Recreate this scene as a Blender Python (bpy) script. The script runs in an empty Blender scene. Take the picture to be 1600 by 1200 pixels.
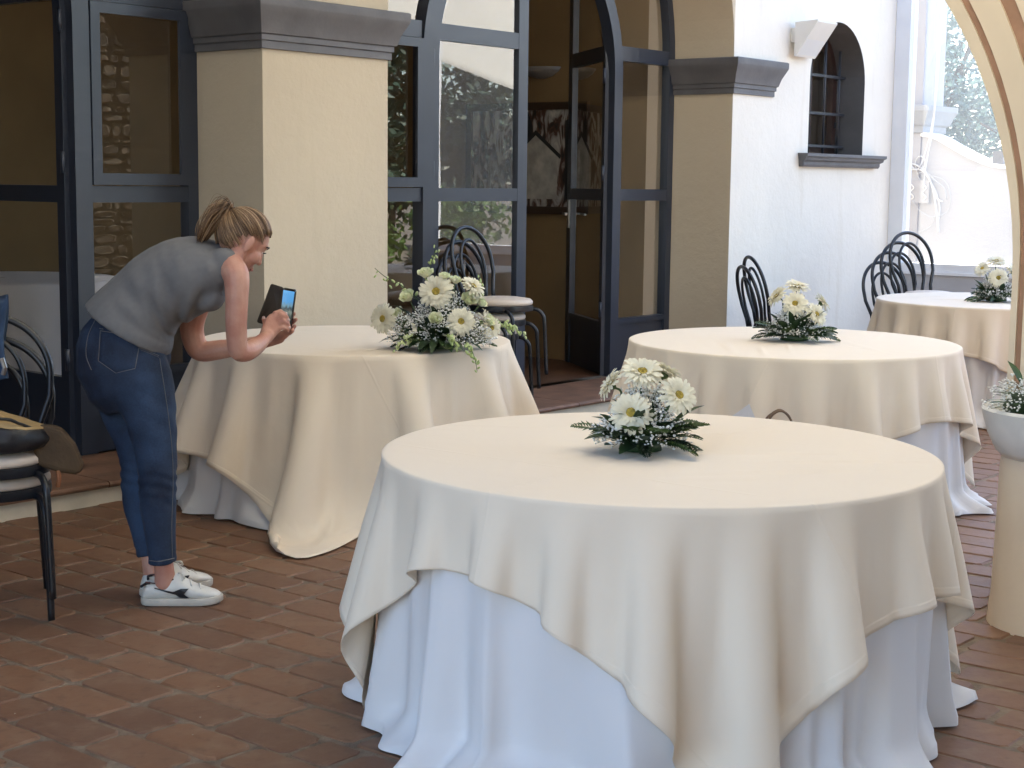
import bpy, bmesh, math, random
import numpy as np
from mathutils import Vector, Matrix, Euler
R_ = math.radians
SC = bpy.context.scene
COL = SC.collection

# ------------------------------------------------------------------ camera
cam_d = bpy.data.cameras.new('camera')
cam_d.lens = 55.74
cam_d.sensor_width = 36.0
cam_d.clip_start = 0.05
cam_d.clip_end = 600.0
cam = bpy.data.objects.new('camera', cam_d)
COL.objects.link(cam)
cam.matrix_world = (Matrix.Translation((0, 0, 1.5335)) @ Matrix.Rotation(R_(90 - 7.2615), 4, 'X')
                    @ Matrix.Rotation(R_(0.6458), 4, 'Z'))
SC.camera = cam

# ------------------------------------------------------------------ sky, sun, exposure
SUN_EL, SUN_AZ = R_(58), R_(-20)          # azimuth measured from +Y towards +X
world = bpy.data.worlds.new('World')
SC.world = world
world.use_nodes = True
wn = world.node_tree
bg = wn.nodes['Background']
sky = wn.nodes.new('ShaderNodeTexSky')
sky.sky_type = 'NISHITA'
sky.sun_disc = False
sky.sun_elevation = SUN_EL
sky.sun_rotation = SUN_AZ
sky.air_density = 1.0
sky.dust_density = 1.0
sky.ozone_density = 1.0
wn.links.new(sky.outputs['Color'], bg.inputs['Color'])
bg.inputs['Strength'].default_value = 0.12
sun_d = bpy.data.lights.new('sun', 'SUN')
sun_d.energy = 5.0
sun_d.angle = R_(0.53)
sun_d.color = (1.0, 0.95, 0.86)
sun = bpy.data.objects.new('sun', sun_d)
COL.objects.link(sun)
sdir = Vector((math.sin(SUN_AZ) * math.cos(SUN_EL), math.cos(SUN_AZ) * math.cos(SUN_EL), math.sin(SUN_EL)))
sun.rotation_euler = sdir.to_track_quat('Z', 'Y').to_euler()
SC.view_settings.view_transform = 'Standard'
SC.view_settings.look = 'None'
SC.view_settings.gamma = 1.0
SC.view_settings.exposure = 2.82
SC.view_settings.use_curve_mapping = False
try:
    SC.cycles.max_bounces = 10
    SC.cycles.diffuse_bounces = 6
    SC.cycles.transparent_max_bounces = 24
    SC.cycles.sample_clamp_indirect = 6.0
except Exception:
    pass

# ------------------------------------------------------------------ villa axes: s along the facade, d towards the court
US = Vector((math.sin(R_(39)), math.cos(R_(39)), 0))
NS = Vector((math.cos(R_(39)), -math.sin(R_(39)), 0))
def F(s, d, z=0.0):
    v = US * s + NS * d
    return (v.x, v.y, z)

# ------------------------------------------------------------------ materials
MATS = {}
def mat(name, col, rough=0.6, var=0.0, scale=8.0, bump=0.0, bscale=60.0, col2=None, metal=0.0, spec=0.5, sheen=0.0, trans=0.0, coat=0.0, detail=6.0, stretch=None, lo=.35, hi=.65):
    if name in MATS:
        return MATS[name]
    m = bpy.data.materials.new(name)
    m.use_nodes = True
    nt = m.node_tree
    b = nt.nodes['Principled BSDF']
    b.inputs['Base Color'].default_value = (*col, 1)
    b.inputs['Roughness'].default_value = rough
    b.inputs['Metallic'].default_value = metal
    b.inputs['Specular IOR Level'].default_value = spec
    if sheen: b.inputs['Sheen Weight'].default_value = sheen
    if coat: b.inputs['Coat Weight'].default_value = coat
    tc = nt.nodes.new('ShaderNodeTexCoord')
    vec = tc.outputs['Object']
    if stretch:
        mp = nt.nodes.new('ShaderNodeMapping'); mp.inputs['Scale'].default_value = stretch
        nt.links.new(vec, mp.inputs['Vector']); vec = mp.outputs['Vector']
    if col2 is not None or var:
        nz = nt.nodes.new('ShaderNodeTexNoise'); nz.inputs['Scale'].default_value = scale; nz.inputs['Detail'].default_value = detail
        nt.links.new(vec, nz.inputs['Vector'])
        cr = nt.nodes.new('ShaderNodeValToRGB')
        c2 = col2 if col2 is not None else tuple(c * (1 - var) for c in col)
        cr.color_ramp.elements[0].position = lo; cr.color_ramp.elements[0].color = (*c2, 1)
        cr.color_ramp.elements[1].position = hi; cr.color_ramp.elements[1].color = (*col, 1)
        nt.links.new(nz.outputs['Fac'], cr.inputs['Fac'])
        nt.links.new(cr.outputs['Color'], b.inputs['Base Color'])
    if bump:
        n2 = nt.nodes.new('ShaderNodeTexNoise'); n2.inputs['Scale'].default_value = bscale; n2.inputs['Detail'].default_value = 5
        nt.links.new(vec, n2.inputs['Vector'])
        bp = nt.nodes.new('ShaderNodeBump'); bp.inputs['Strength'].default_value = bump; bp.inputs['Distance'].default_value = 0.01
        nt.links.new(n2.outputs['Fac'], bp.inputs['Height'])
        nt.links.new(bp.outputs['Normal'], b.inputs['Normal'])
    if trans:
        tr = nt.nodes.new('ShaderNodeBsdfTranslucent')
        tr.inputs['Color'].default_value = (*col, 1)
        mx = nt.nodes.new('ShaderNodeMixShader'); mx.inputs['Fac'].default_value = trans
        out = nt.nodes['Material Output']
        if col2 is not None or var: nt.links.new(cr.outputs['Color'], tr.inputs['Color'])
        nt.links.new(b.outputs[0], mx.inputs[1]); nt.links.new(tr.outputs[0], mx.inputs[2])
        nt.links.new(mx.outputs[0], out.inputs['Surface'])
    MATS[name] = m
    return m

def glass_mat(name, ior=1.5, k=1.6, haze=0.0, tint=(1, 1, 1)):
    m = bpy.data.materials.new(name); m.use_nodes = True
    nt = m.node_tree; nt.nodes.clear()
    out = nt.nodes.new('ShaderNodeOutputMaterial')
    tr = nt.nodes.new('ShaderNodeBsdfTransparent'); tr.inputs['Color'].default_value = (*tint, 1)
    gl = nt.nodes.new('ShaderNodeBsdfGlossy'); gl.inputs['Roughness'].default_value = 0.004
    fr = nt.nodes.new('ShaderNodeFresnel'); fr.inputs['IOR'].default_value = ior
    ml = nt.nodes.new('ShaderNodeMath'); ml.operation = 'MULTIPLY'; ml.use_clamp = True; ml.inputs[1].default_value = k
    mx = nt.nodes.new('ShaderNodeMixShader')
    # slow waviness of old panes
    nz = nt.nodes.new('ShaderNodeTexNoise'); nz.inputs['Scale'].default_value = 1.3; nz.inputs['Detail'].default_value = 1
    bp = nt.nodes.new('ShaderNodeBump'); bp.inputs['Strength'].default_value = 0.05; bp.inputs['Distance'].default_value = 0.03
    tc = nt.nodes.new('ShaderNodeTexCoord')
    nt.links.new(tc.outputs['Object'], nz.inputs['Vector'])
    nt.links.new(nz.outputs['Fac'], bp.inputs['Height']); nt.links.new(bp.outputs['Normal'], gl.inputs['Normal'])
    nt.links.new(fr.outputs[0], ml.inputs[0]); nt.links.new(ml.outputs[0], mx.inputs['Fac'])
    gb_ = nt.nodes.new('ShaderNodeNewGeometry'); iv = nt.nodes.new('ShaderNodeMath'); iv.operation = 'SUBTRACT'; iv.inputs[0].default_value = 1; nt.links.new(gb_.outputs['Backfacing'], iv.inputs[1])
    m0 = nt.nodes.new('ShaderNodeMath'); m0.operation = 'MULTIPLY'; nt.links.new(fr.outputs[0], m0.inputs[0]); nt.links.new(iv.outputs[0], m0.inputs[1]); nt.links.new(m0.outputs[0], ml.inputs[0])
    src = tr.outputs[0]
    if haze:
        df = nt.nodes.new('ShaderNodeBsdfTranslucent'); df.inputs['Color'].default_value = (.85, .9, .95, 1)
        m2 = nt.nodes.new('ShaderNodeMixShader'); m2.inputs['Fac'].default_value = haze
        nt.links.new(tr.outputs[0], m2.inputs[1]); nt.links.new(df.outputs[0], m2.inputs[2]); src = m2.outputs[0]
    nt.links.new(src, mx.inputs[1]); nt.links.new(gl.outputs[0], mx.inputs[2])
    nt.links.new(mx.outputs[0], out.inputs['Surface'])
    MATS[name] = m
    return m

def plaster(name, col, stain, seed=0.0):
    m = bpy.data.materials.new(name); m.use_nodes = True
    nt = m.node_tree; b = nt.nodes['Principled BSDF']; b.inputs['Roughness'].default_value = .88; b.inputs['Specular IOR Level'].default_value = .25
    tc = nt.nodes.new('ShaderNodeTexCoord')
    n1 = nt.nodes.new('ShaderNodeTexNoise'); n1.inputs['Scale'].default_value = 1.6; n1.inputs['Detail'].default_value = 7; n1.inputs['Roughness'].default_value = .6
    mp = nt.nodes.new('ShaderNodeMapping'); mp.inputs['Scale'].default_value = (5, 5, .55); mp.inputs['Location'].default_value = (seed, 0, 0)
    n2 = nt.nodes.new('ShaderNodeTexNoise'); n2.inputs['Scale'].default_value = 1.8; n2.inputs['Detail'].default_value = 5
    nt.links.new(tc.outputs['Object'], n1.inputs['Vector']); nt.links.new(tc.outputs['Object'], mp.inputs['Vector']); nt.links.new(mp.outputs[0], n2.inputs['Vector'])
    r1 = nt.nodes.new('ShaderNodeMapRange'); r1.inputs['From Min'].default_value = .35; r1.inputs['From Max'].default_value = .75
    r2 = nt.nodes.new('ShaderNodeMapRange'); r2.inputs['From Min'].default_value = .60; r2.inputs['From Max'].default_value = .78
    nt.links.new(n1.outputs['Fac'], r1.inputs['Value']); nt.links.new(n2.outputs['Fac'], r2.inputs['Value'])
    c1 = nt.nodes.new('ShaderNodeMix'); c1.data_type = 'RGBA'
    c1.inputs['A'].default_value = (*col, 1); c1.inputs['B'].default_value = (*[c * .93 for c in col], 1)
    c2 = nt.nodes.new('ShaderNodeMix'); c2.data_type = 'RGBA'
    c2.inputs['B'].default_value = (*stain, 1)
    ml = nt.nodes.new('ShaderNodeMath'); ml.operation = 'MULTIPLY'; ml.inputs[1].default_value = .35
    nt.links.new(r1.outputs[0], c1.inputs['Factor']); nt.links.new(r2.outputs[0], ml.inputs[0]); nt.links.new(ml.outputs[0], c2.inputs['Factor'])
    nt.links.new(c1.outputs['Result'], c2.inputs['A']); nt.links.new(c2.outputs['Result'], b.inputs['Base Color'])
    n3 = nt.nodes.new('ShaderNodeTexNoise'); n3.inputs['Scale'].default_value = 14; n3.inputs['Detail'].default_value = 8; n3.inputs['Roughness'].default_value = .65
    nt.links.new(tc.outputs['Object'], n3.inputs['Vector'])
    bp = nt.nodes.new('ShaderNodeBump'); bp.inputs['Strength'].default_value = .30; bp.inputs['Distance'].default_value = .02
    nt.links.new(n3.outputs['Fac'], bp.inputs['Height']); nt.links.new(bp.outputs['Normal'], b.inputs['Normal'])
    MATS[name] = m
    return m

# ------------------------------------------------------------------ mesh builder
class MB:
    def __init__(self): self.v = []; self.f = []
    def add(self, vs, fs):
        o = len(self.v); self.v += [tuple(p) for p in vs]; self.f += [tuple(i + o for i in q) for q in fs]; return self
    def box(self, lo, hi, m=None):
        x0, y0, z0 = lo; x1, y1, z1 = hi
        vs = [(x0,y0,z0),(x1,y0,z0),(x1,y1,z0),(x0,y1,z0),(x0,y0,z1),(x1,y0,z1),(x1,y1,z1),(x0,y1,z1)]
        if m: vs = [m(*p) for p in vs]
        return self.add(vs, [(0,3,2,1),(4,5,6,7),(0,1,5,4),(1,2,6,5),(2,3,7,6),(3,0,4,7)])
    def prism(self, poly, a, b, m):
        """poly: 2D points (u, w) ; swept from a to b ; m(u, t, w) -> point"""
        n = len(poly)
        vs = [m(u, a, w) for u, w in poly] + [m(u, b, w) for u, w in poly]
        fs = [tuple(range(n)), tuple(range(2 * n - 1, n - 1, -1))] + [(i, i + n, (i + 1) % n + n, (i + 1) % n) for i in range(n)]
        return self.add(vs, fs)
    def strip(self, inner, outer, a, b, m):
        """solid strip between two polylines (u, w), swept a..b"""
        n = len(inner)
        vs = []
        for t in (a, b):
            vs += [m(u, t, w) for u, w in inner] + [m(u, t, w) for u, w in outer]
        fs = []
        for i in range(n - 1):
            fs += [(i, i+1, n+i+1, n+i), (2*n+i, 3*n+i, 3*n+i+1, 2*n+i+1), (i, 2*n+i, 2*n+i+1, i+1), (n+i, n+i+1, 3*n+i+1, 3*n+i)]
        for i in (0, n - 1):
            fs.append((i, n+i, 3*n+i, 2*n+i))
        return self.add(vs, fs)
    def tube(self, pts, r, seg=8, cap=True, flat=1.0):
        pts = [Vector(p) for p in pts]; n = len(pts)
        rs = r if isinstance(r, (list, tuple)) else [r] * n
        t0 = (pts[1] - pts[0]).normalized()
        up = Vector((0, 0, 1)) if abs(t0.z) < .9 else Vector((1, 0, 0))
        nrm = (up - t0 * up.dot(t0)).normalized()
        vs = []
        for i in range(n):
            t = (pts[min(i+1, n-1)] - pts[max(i-1, 0)])
            t = t.normalized() if t.length > 1e-9 else t0
            nrm = nrm - t * nrm.dot(t)
            nrm = nrm.normalized() if nrm.length > 1e-6 else Vector((1, 0, 0))
            bn = t.cross(nrm)
            for k in range(seg):
                a = 2 * math.pi * k / seg
                vs.append(pts[i] + (nrm * math.cos(a) * flat + bn * math.sin(a)) * rs[i])
        fs = [(i*seg+k, i*seg+(k+1) % seg, (i+1)*seg+(k+1) % seg, (i+1)*seg+k) for i in range(n-1) for k in range(seg)]
        if cap:
            fs.append(tuple(range(seg-1, -1, -1))); fs.append(tuple((n-1)*seg+k for k in range(seg)))
        return self.add(vs, fs)
    def lathe(self, prof, seg=24, c=(0, 0, 0), sx=1.0, sy=1.0):
        vs = []; fs = []; n = len(prof)
        for r, z in prof:
            for k in range(seg):
                a = 2*math.pi*k/seg
                vs.append((c[0]+r*sx*math.cos(a), c[1]+r*sy*math.sin(a), c[2]+z))
        for i in range(n-1):
            for k in range(seg):
                fs.append((i*seg+k, i*seg+(k+1) % seg, (i+1)*seg+(k+1) % seg, (i+1)*seg+k))
        fs.append(tuple(range(seg-1, -1, -1))); fs.append(tuple((n-1)*seg+k for k in range(seg)))
        return self.add(vs, fs)
    def ball(self, c, r, seg=10, rings=6, sq=(1, 1, 1), rot=None):
        vs = []; fs = []
        for i in range(1, rings):
            t = math.pi*i/rings
            for k in range(seg):
                a = 2*math.pi*k/seg
                vs.append(Vector((r*sq[0]*math.sin(t)*math.cos(a), r*sq[1]*math.sin(t)*math.sin(a), r*sq[2]*math.cos(t))))
        top = len(vs); vs += [Vector((0, 0, r*sq[2])), Vector((0, 0, -r*sq[2]))]
        for i in range(rings-2):
            for k in range(seg):
                fs.append((i*seg+k, (i+1)*seg+k, (i+1)*seg+(k+1) % seg, i*seg+(k+1) % seg))
        for k in range(seg):
            fs.append((top, k, (k+1) % seg)); fs.append((top+1, (rings-2)*seg+(k+1) % seg, (rings-2)*seg+k))
        if rot is not None: vs = [rot @ v for v in vs]
        return self.add([v + Vector(c) for v in vs], fs)
    def mesh(self, name, m=None, smooth=False):
        me = bpy.data.meshes.new(name); me.from_pydata(self.v, [], self.f)
        if m: me.materials.append(m)
        if smooth:
            me.polygons.foreach_set('use_smooth', [True] * len(me.polygons))
        me.validate(); me.update()
        return me
    def build(self, name, m, parent=None, smooth=False, fixn=True, angle=None, loc=None):
        me = self.mesh(name, m, smooth)
        if fixn:
            bm = bmesh.new(); bm.from_mesh(me); bmesh.ops.recalc_face_normals(bm, faces=bm.faces); bm.to_mesh(me); bm.free()
        if angle: 
            me.set_sharp_from_angle(angle=R_(angle))
        return put(name, me, parent, loc)

def put(name, me, parent=None, loc=None):
    o = bpy.data.objects.new(name, me); COL.objects.link(o)
    if parent is not None:
        o.parent = parent
        o.matrix_parent_inverse = parent.matrix_basis.inverted() if loc is None else Matrix.Identity(4)
    if loc is not None: o.location = loc
    return o
def tag(o, label=None, cat=None, group=None, kind=None):
    if label: o['label'] = label
    if cat: o['category'] = cat
    if group: o['group'] = group
    if kind: o['kind'] = kind
    return o
def thing(name, label, cat, loc=(0, 0, 0), rz=0.0, group=None):
    o = bpy.data.objects.new(name, None); COL.objects.link(o)
    o.location = loc; o.rotation_euler = (0, 0, rz); o.empty_display_size = .1
    return tag(o, label, cat, group)
CHILD = {}
def kids(o): return [c for c in bpy.data.objects if c.parent == o]
def dup(root, loc, rz, label, group=None, children=None):
    r = root.copy(); COL.objects.link(r); r.location = loc; r.rotation_euler = (0, 0, rz)
    r['label'] = label
    if group: r['group'] = group
    for ch in (children if children is not None else kids(root)):
        c = ch.copy(); COL.objects.link(c); c.parent = r
        for g in kids(ch):
            d = g.copy(); COL.objects.link(d); d.parent = c
    return r
def bez(pts, n=8):
    """Catmull-Rom through points"""
    P = [Vector(p) for p in pts]; P = [P[0]*2-P[1]] + P + [P[-1]*2-P[-2]]
    out = []
    for i in range(1, len(P)-2):
        for k in range(n):
            t = k/n
            out.append(.5*((2*P[i]) + (P[i+1]-P[i-1])*t + (2*P[i-1]-5*P[i]+4*P[i+1]-P[i+2])*t*t + (3*P[i]-P[i-1]-3*P[i+1]+P[i+2])*t**3))
    out.append(P[-2]); return out

# ================================================================== large structure
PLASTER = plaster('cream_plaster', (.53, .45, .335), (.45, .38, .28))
PLASTER_LIT = plaster('cream_plaster_lit_copy', (.80, .745, .655), (.62, .54, .42), 5.0)  # same plaster as above, with the bright skylight painted in as a whiter tone
PLASTER_W = plaster('pale_garden_plaster', (.40, .40, .425), (.35, .35, .36), 3.0)
GREY = mat('grey_moulding_paint', (.125, .122, .128), .62, var=.22, scale=5, bump=.12, bscale=40)
STEEL = mat('blue_grey_painted_steel', (.030, .037, .055), .32, var=.12, scale=3, spec=.55)
GLASS = glass_mat('door_glass', 1.52, 2.9)
GLASS2 = glass_mat('screen_glass', 1.5, 1.6, haze=.05)
ROOMWALL = mat('ochre_room_wall', (.23, .15, .068), .85, var=.15, scale=2)
ROOMFLOOR = mat('dark_room_floor', (.12, .06, .035), .45, var=.3, scale=6)

# ground beyond the court
g = MB(); g.add([(-300, -300, -.03), (300, -300, -.03), (300, 300, -.03), (-300, 300, -.03)], [(0, 1, 2, 3)])
tag(g.build('ground', mat('dry_earth', (.15, .125, .095), .95, var=.5, scale=2.0, bump=.4, bscale=30)), kind='structure')

# ---- brick floor: mortar bed with single terracotta tiles
def tile_mat(name, rnd):
    m = bpy.data.materials.new(name); m.use_nodes = True
    nt = m.node_tree; b = nt.nodes['Principled BSDF']; b.inputs['Roughness'].default_value = .62; b.inputs['Specular IOR Level'].default_value = .35
    if rnd == 'object':
        oi = nt.nodes.new('ShaderNodeObjectInfo'); rs = oi.outputs['Random']
    else:
        gi = nt.nodes.new('ShaderNodeNewGeometry'); rs = gi.outputs['Random Per Island']
    gp = nt.nodes.new('ShaderNodeNewGeometry')
    cr = nt.nodes.new('ShaderNodeValToRGB')
    e = cr.color_ramp.elements
    e[0].position = 0; e[0].color = (.138, .070, .041, 1)
    e[1].position = 1; e[1].color = (.200, .106, .060, 1)
    for p, c in ((.25, (.172, .089, .050, 1)), (.5, (.152, .074, .041, 1)), (.75, (.186, .092, .048, 1))):
        x = e.new(p); x.color = c
    nt.links.new(rs, cr.inputs['Fac'])
    nz = nt.nodes.new('ShaderNodeTexNoise'); nz.inputs['Scale'].default_value = 9; nz.inputs['Detail'].default_value = 9; nz.inputs['Roughness'].default_value = .68
    nt.links.new(gp.outputs['Position'], nz.inputs['Vector'])
    mr = nt.nodes.new('ShaderNodeMapRange'); mr.inputs['From Min'].default_value = .48; mr.inputs['From Max'].default_value = .74
    nt.links.new(nz.outputs['Fac'], mr.inputs['Value'])
    mx = nt.nodes.new('ShaderNodeMix'); mx.data_type = 'RGBA'; mx.inputs['B'].default_value = (.30, .225, .15, 1)
    ml = nt.nodes.new('ShaderNodeMath'); ml.operation = 'MULTIPLY'; ml.inputs[1].default_value = .35
    nt.links.new(mr.outputs[0], ml.inputs[0]); nt.links.new(ml.outputs[0], mx.inputs['Factor']); nt.links.new(cr.outputs['Color'], mx.inputs['A'])
    # dark worn spots
    n2 = nt.nodes.new('ShaderNodeTexNoise'); n2.inputs['Scale'].default_value = 26; n2.inputs['Detail'].default_value = 6
    nt.links.new(gp.outputs['Position'], n2.inputs['Vector'])
    m3 = nt.nodes.new('ShaderNodeMapRange'); m3.inputs['From Min'].default_value = .56; m3.inputs['From Max'].default_value = .74; m3.inputs['To Max'].default_value = .4
    nt.links.new(n2.outputs['Fac'], m3.inputs['Value'])
    mx2 = nt.nodes.new('ShaderNodeMix'); mx2.data_type = 'RGBA'; mx2.inputs['B'].default_value = (.085, .042, .024, 1)
    nt.links.new(m3.outputs[0], mx2.inputs['Factor']); nt.links.new(mx.outputs['Result'], mx2.inputs['A'])
    nt.links.new(mx2.outputs['Result'], b.inputs['Base Color'])
    rr = nt.nodes.new('ShaderNodeMapRange'); rr.inputs['To Min'].default_value = .42; rr.inputs['To Max'].default_value = .8
    nt.links.new(nz.outputs['Fac'], rr.inputs['Value']); nt.links.new(rr.outputs[0], b.inputs['Roughness'])
    bp = nt.nodes.new('ShaderNodeBump'); bp.inputs['Strength'].default_value = .35; bp.inputs['Distance'].default_value = .008
    nt.links.new(nz.outputs['Fac'], bp.inputs['Height']); nt.links.new(bp.outputs['Normal'], b.inputs['Normal'])
    return m
TILE_O, TILE_I = tile_mat('terracotta_single', 'object'), tile_mat('terracotta_far', 'island')
MORTAR = mat('sandy_mortar', (.215, .158, .105), .95, var=.45, scale=14, bump=.5, bscale=90)
fl = MB(); fl.add([F(-3, -6.2, -.0045), F(14, -6.2, -.0045), F(14, 3, -.0045), F(-3, 3, -.0045)], [(0, 1, 2, 3)])
floor = fl.build('brick_floor', MORTAR); tag(floor, kind='structure')
TABLES = [(.426, 4.52, .797), (-.765, 7.686, .753), (1.388, 7.816, .81), (3.309, 10.864, .80)]
def in_view(x, y):
    dx, dy, dz = x, y, -1.5335
    c, s = math.cos(R_(7.26)), math.sin(R_(7.26))
    dd = dy*c - dz*s; uu = dy*s + dz*c
    if dd < .3 or abs(dx/dd) > .34 or abs(uu/dd) > .26: return 0
    for tx, ty, tr in TABLES:                     # hidden behind or under a table cloth
        for k in range(1, 40):
            t = k/40
            if math.hypot(x*t-tx, y*t-ty) < tr and 1.5335*(1-t) < .74: return 0
        if math.hypot(x-tx, y-ty) < tr: return 0
    return 1/dd
random.seed(11)
tiles = []
ci = 0
s = -2.6
while s < 13.6:
    d = -6.16 - random.uniform(0, .3)
    while d < 2.2:
        L = .305 if random.random() > .16 else random.choice((.145, .2))
        d0, d1 = max(d, -6.16), d + L
        if d1 - d0 > .05:
            tiles.append((s + random.uniform(-.003, .003), (d0+d1)/2, .1565 + random.uniform(-.006, .004), d1-d0 - random.uniform(0, .012)))
        d += L + .010
    s += .1665
def tile_verts(w, l, rnd):
    """rounded, slightly uneven slab : top ring, shoulder ring, foot ring"""
    vs = []; cut = .012
    for k, (ins, z) in enumerate(((.007, 0.0), (.0, -.006), (-.001, -.03))):
        for sx, sy in ((-1, -1), (1, -1), (1, 1), (-1, 1)):
            hx, hy = w/2-ins, l/2-ins
            c = cut + rnd.uniform(0, .012)
            e1 = (sx*(hx-c), sy*hy); e2 = (sx*hx, sy*(hy-c))
            if sx*sy > 0: e1, e2 = e2, e1
            if (sx, sy) == (-1, -1): pr = (e2, e1)
            pr = (e1, e2)
            for p in pr:
                vs.append((p[0] + rnd.uniform(-.003, .003), p[1] + rnd.uniform(-.003, .003), z))
    # order ring by angle
    out = []
    for k in range(3):
        ring = sorted(vs[k*8:k*8+8], key=lambda p: math.atan2(p[1]/l, p[0]/w)); out += ring
    fs = [tuple(range(8))]
    for k in range(2):
        for i in range(8):
            fs.append((k*8+i, (k+1)*8+i, (k+1)*8+(i+1) % 8, k*8+(i+1) % 8))
    return out, fs
rot39 = math.atan2(US.y, US.x)
score = sorted(range(len(tiles)), key=lambda i: -in_view(*F(tiles[i][0], tiles[i][1])[:2]))
single = set(i for i in score[:290] if in_view(*F(tiles[i][0], tiles[i][1])[:2]) > 0)
variants = []
for k in range(12):
    vs, fs = tile_verts(.1535, .305, random)
    mb = MB(); mb.add(vs, fs); variants.append(mb.mesh('brick', TILE_O))
far = MB()
for i, (ts, td, w, l) in enumerate(tiles):
    p = F(ts, td, random.uniform(-.0015, .002))
    rz = rot39 + random.uniform(-.012, .012); tx, ty = random.uniform(-.006, .006), random.uniform(-.005, .005)
    if i in single:
        o = bpy.data.objects.new('brick', random.choice(variants)); COL.objects.link(o); o.parent = floor
        o.location = p; o.rotation_euler = (tx, ty, rz); o.scale = (w/.1535, l/.305, 1)
    else:
        vs, fs = tile_verts(w, l, random)
        M = Matrix.Translation(p) @ Euler((tx, ty, rz)).to_matrix().to_4x4()
        far.add([M @ Vector(v) for v in vs], fs)
tag(far.build('brick_paving', TILE_I, floor, fixn=False), kind='stuff')

# ---- step along the villa
step = MB(); step.box((-3, -6.95, -.02), (13.0, -6.15, .075), F)
st = step.build('step', mat('cream_riser_paint', (.62, .55, .43), .8, var=.15, scale=6, bump=.2, bscale=50)); tag(st, kind='structure')
TERRA = mat('terracotta_slab', (.20, .105, .062), .6, var=.35, scale=7, bump=.25, bscale=40)
random.seed(4)
s = -2.9
while s < 12.9:
    L = .62
    mb = MB(); e = .012
    prof = [(-6.79, .075), (-6.79, .108), (-6.135, .108), (-6.122, .102), (-6.118, .092), (-6.122, .080), (-6.135, .075)]
    z = random.uniform(-.0012, .0012)
    vs = [F(s+.003, d, zz+z) for d, zz in prof] + [F(min(s+L-.003, 12.99), d, zz+z) for d, zz in prof]
    n = len(prof)
    mb.add(vs, [tuple(range(n)), tuple(range(2*n-1, n-1, -1))] + [(i, (i+1) % n, n+(i+1) % n, n+i) for i in range(n)])
    mb.build('slab', TERRA, st); s += L

# ---- villa
villa = thing('villa', 'cream plastered villa with arched glass doors and grey pillar capitals', 'building', F(6.1, -6.28, 0))
DF, DB = -6.28, -6.95
OPEN = [(-2.71, 1.01, 2.46), (1.95, 5.67, 2.46), (6.61, 10.33, 2.46)]
WIN = (11.50, 12.45, 1.79, 2.385)
ZT = 6.5
def wall_sheet(mb, d):
    xs = []
    x = -3.5
    segs = []
    for a, b, zs in OPEN:
        segs.append(('solid', x, a)); segs.append(('open', a, b, zs, .0)); x = b
    segs.append(('solid', x, WIN[0])); segs.append(('open', WIN[0], WIN[1], WIN[3], WIN[2])); segs.append(('solid', WIN[1], 13.02))
    for sg in segs:
        if sg[0] == 'solid':
            mb.add([F(sg[1], d, 0), F(sg[2], d, 0), F(sg[2], d, ZT), F(sg[1], d, ZT)], [(0, 1, 2, 3)])
        else:
            _, a, b, zs, z0 = sg
            r = (b-a)/2; c = (a+b)/2
            if z0 > 0: mb.add([F(a, d, 0), F(b, d, 0), F(b, d, z0), F(a, d, z0)], [(0, 1, 2, 3)])
            N = 40
            for k in range(N):
                t0, t1 = math.pi*(1-k/N), math.pi*(1-(k+1)/N)
                p0, p1 = (c+r*math.cos(t0), zs+r*math.sin(t0)), (c+r*math.cos(t1), zs+r*math.sin(t1))
                mb.add([F(p0[0], d, p0[1]), F(p1[0], d, p1[1]), F(p1[0], d, ZT), F(p0[0], d, ZT)], [(0, 1, 2, 3)])
wl = MB(); wall_sheet(wl, DF); wall_sheet(wl, DB)
for a, b, zs, z0 in [(*o, 0.0) for o in OPEN]:
    r = (b-a)/2; c = (a+b)/2; N = 40
    pts = [(a, z0)] + [(c+r*math.cos(math.pi*(1-k/N)), zs+r*math.sin(math.pi*(1-k/N))) for k in range(N+1)] + [(b, z0)]
    for p, q in zip(pts[:-1], pts[1:]):
        wl.add([F(p[0], DF, p[1]), F(q[0], DF, q[1]), F(q[0], DB, q[1]), F(p[0], DB, p[1])], [(0, 1, 2, 3)])
wl.add([F(13.02, DF, 0), F(13.02, DB, 0), F(13.02, DB, ZT), F(13.02, DF, ZT)], [(0, 1, 2, 3)])
wl.add([F(-3.5, DF, ZT), F(13.02, DF, ZT), F(13.02, -13, ZT+.3), F(-3.5, -13, ZT+.3)], [(0, 1, 2, 3)])
wl.add([F(13.02, DB, 0), F(13.02, -13, 0), F(13.02, -13, ZT+.3), F(13.02, DB, ZT)], [(0, 1, 2, 3)])
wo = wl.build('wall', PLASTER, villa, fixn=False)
wo.data.materials.append(PLASTER_LIT)
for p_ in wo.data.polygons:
    if abs(p_.normal.dot(NS)) > .9 and p_.center.dot(US) > 10.35 and p_.center.dot(NS) > -6.5: p_.material_index = 1  # right wall face takes the copy lightened for daylight
def capital(s0, s1, dback, ends=(1, 1)):
    prof = [(.012, 2.205), (.022, 2.207), (.022, 2.245), (.036, 2.250), (.036, 2.278), (.052, 2.284), (.058, 2.300), (.075, 2.34), (.105, 2.385), (.125, 2.415), (.128, 2.425), (.128, 2.462), (.118, 2.468), (-.01, 2.470)]
    mb = MB(); rings = []
    for o, z in prof:
        o *= .72
        rings.append([F(s0-o*ends[0], dback, z), F(s0-o*ends[0], DF+o, z), F(s1+o*ends[1], DF+o, z), F(s1+o*ends[1], dback, z)])
    n = len(rings)
    vs = [p for r in rings for p in r]
    fs = [(i*4+k, i*4+k+1, (i+1)*4+k+1, (i+1)*4+k) for i in range(n-1) for k in range(3)]
    mb.add(vs, fs)
    return mb.build('capital', GREY, villa, angle=25)
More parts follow.
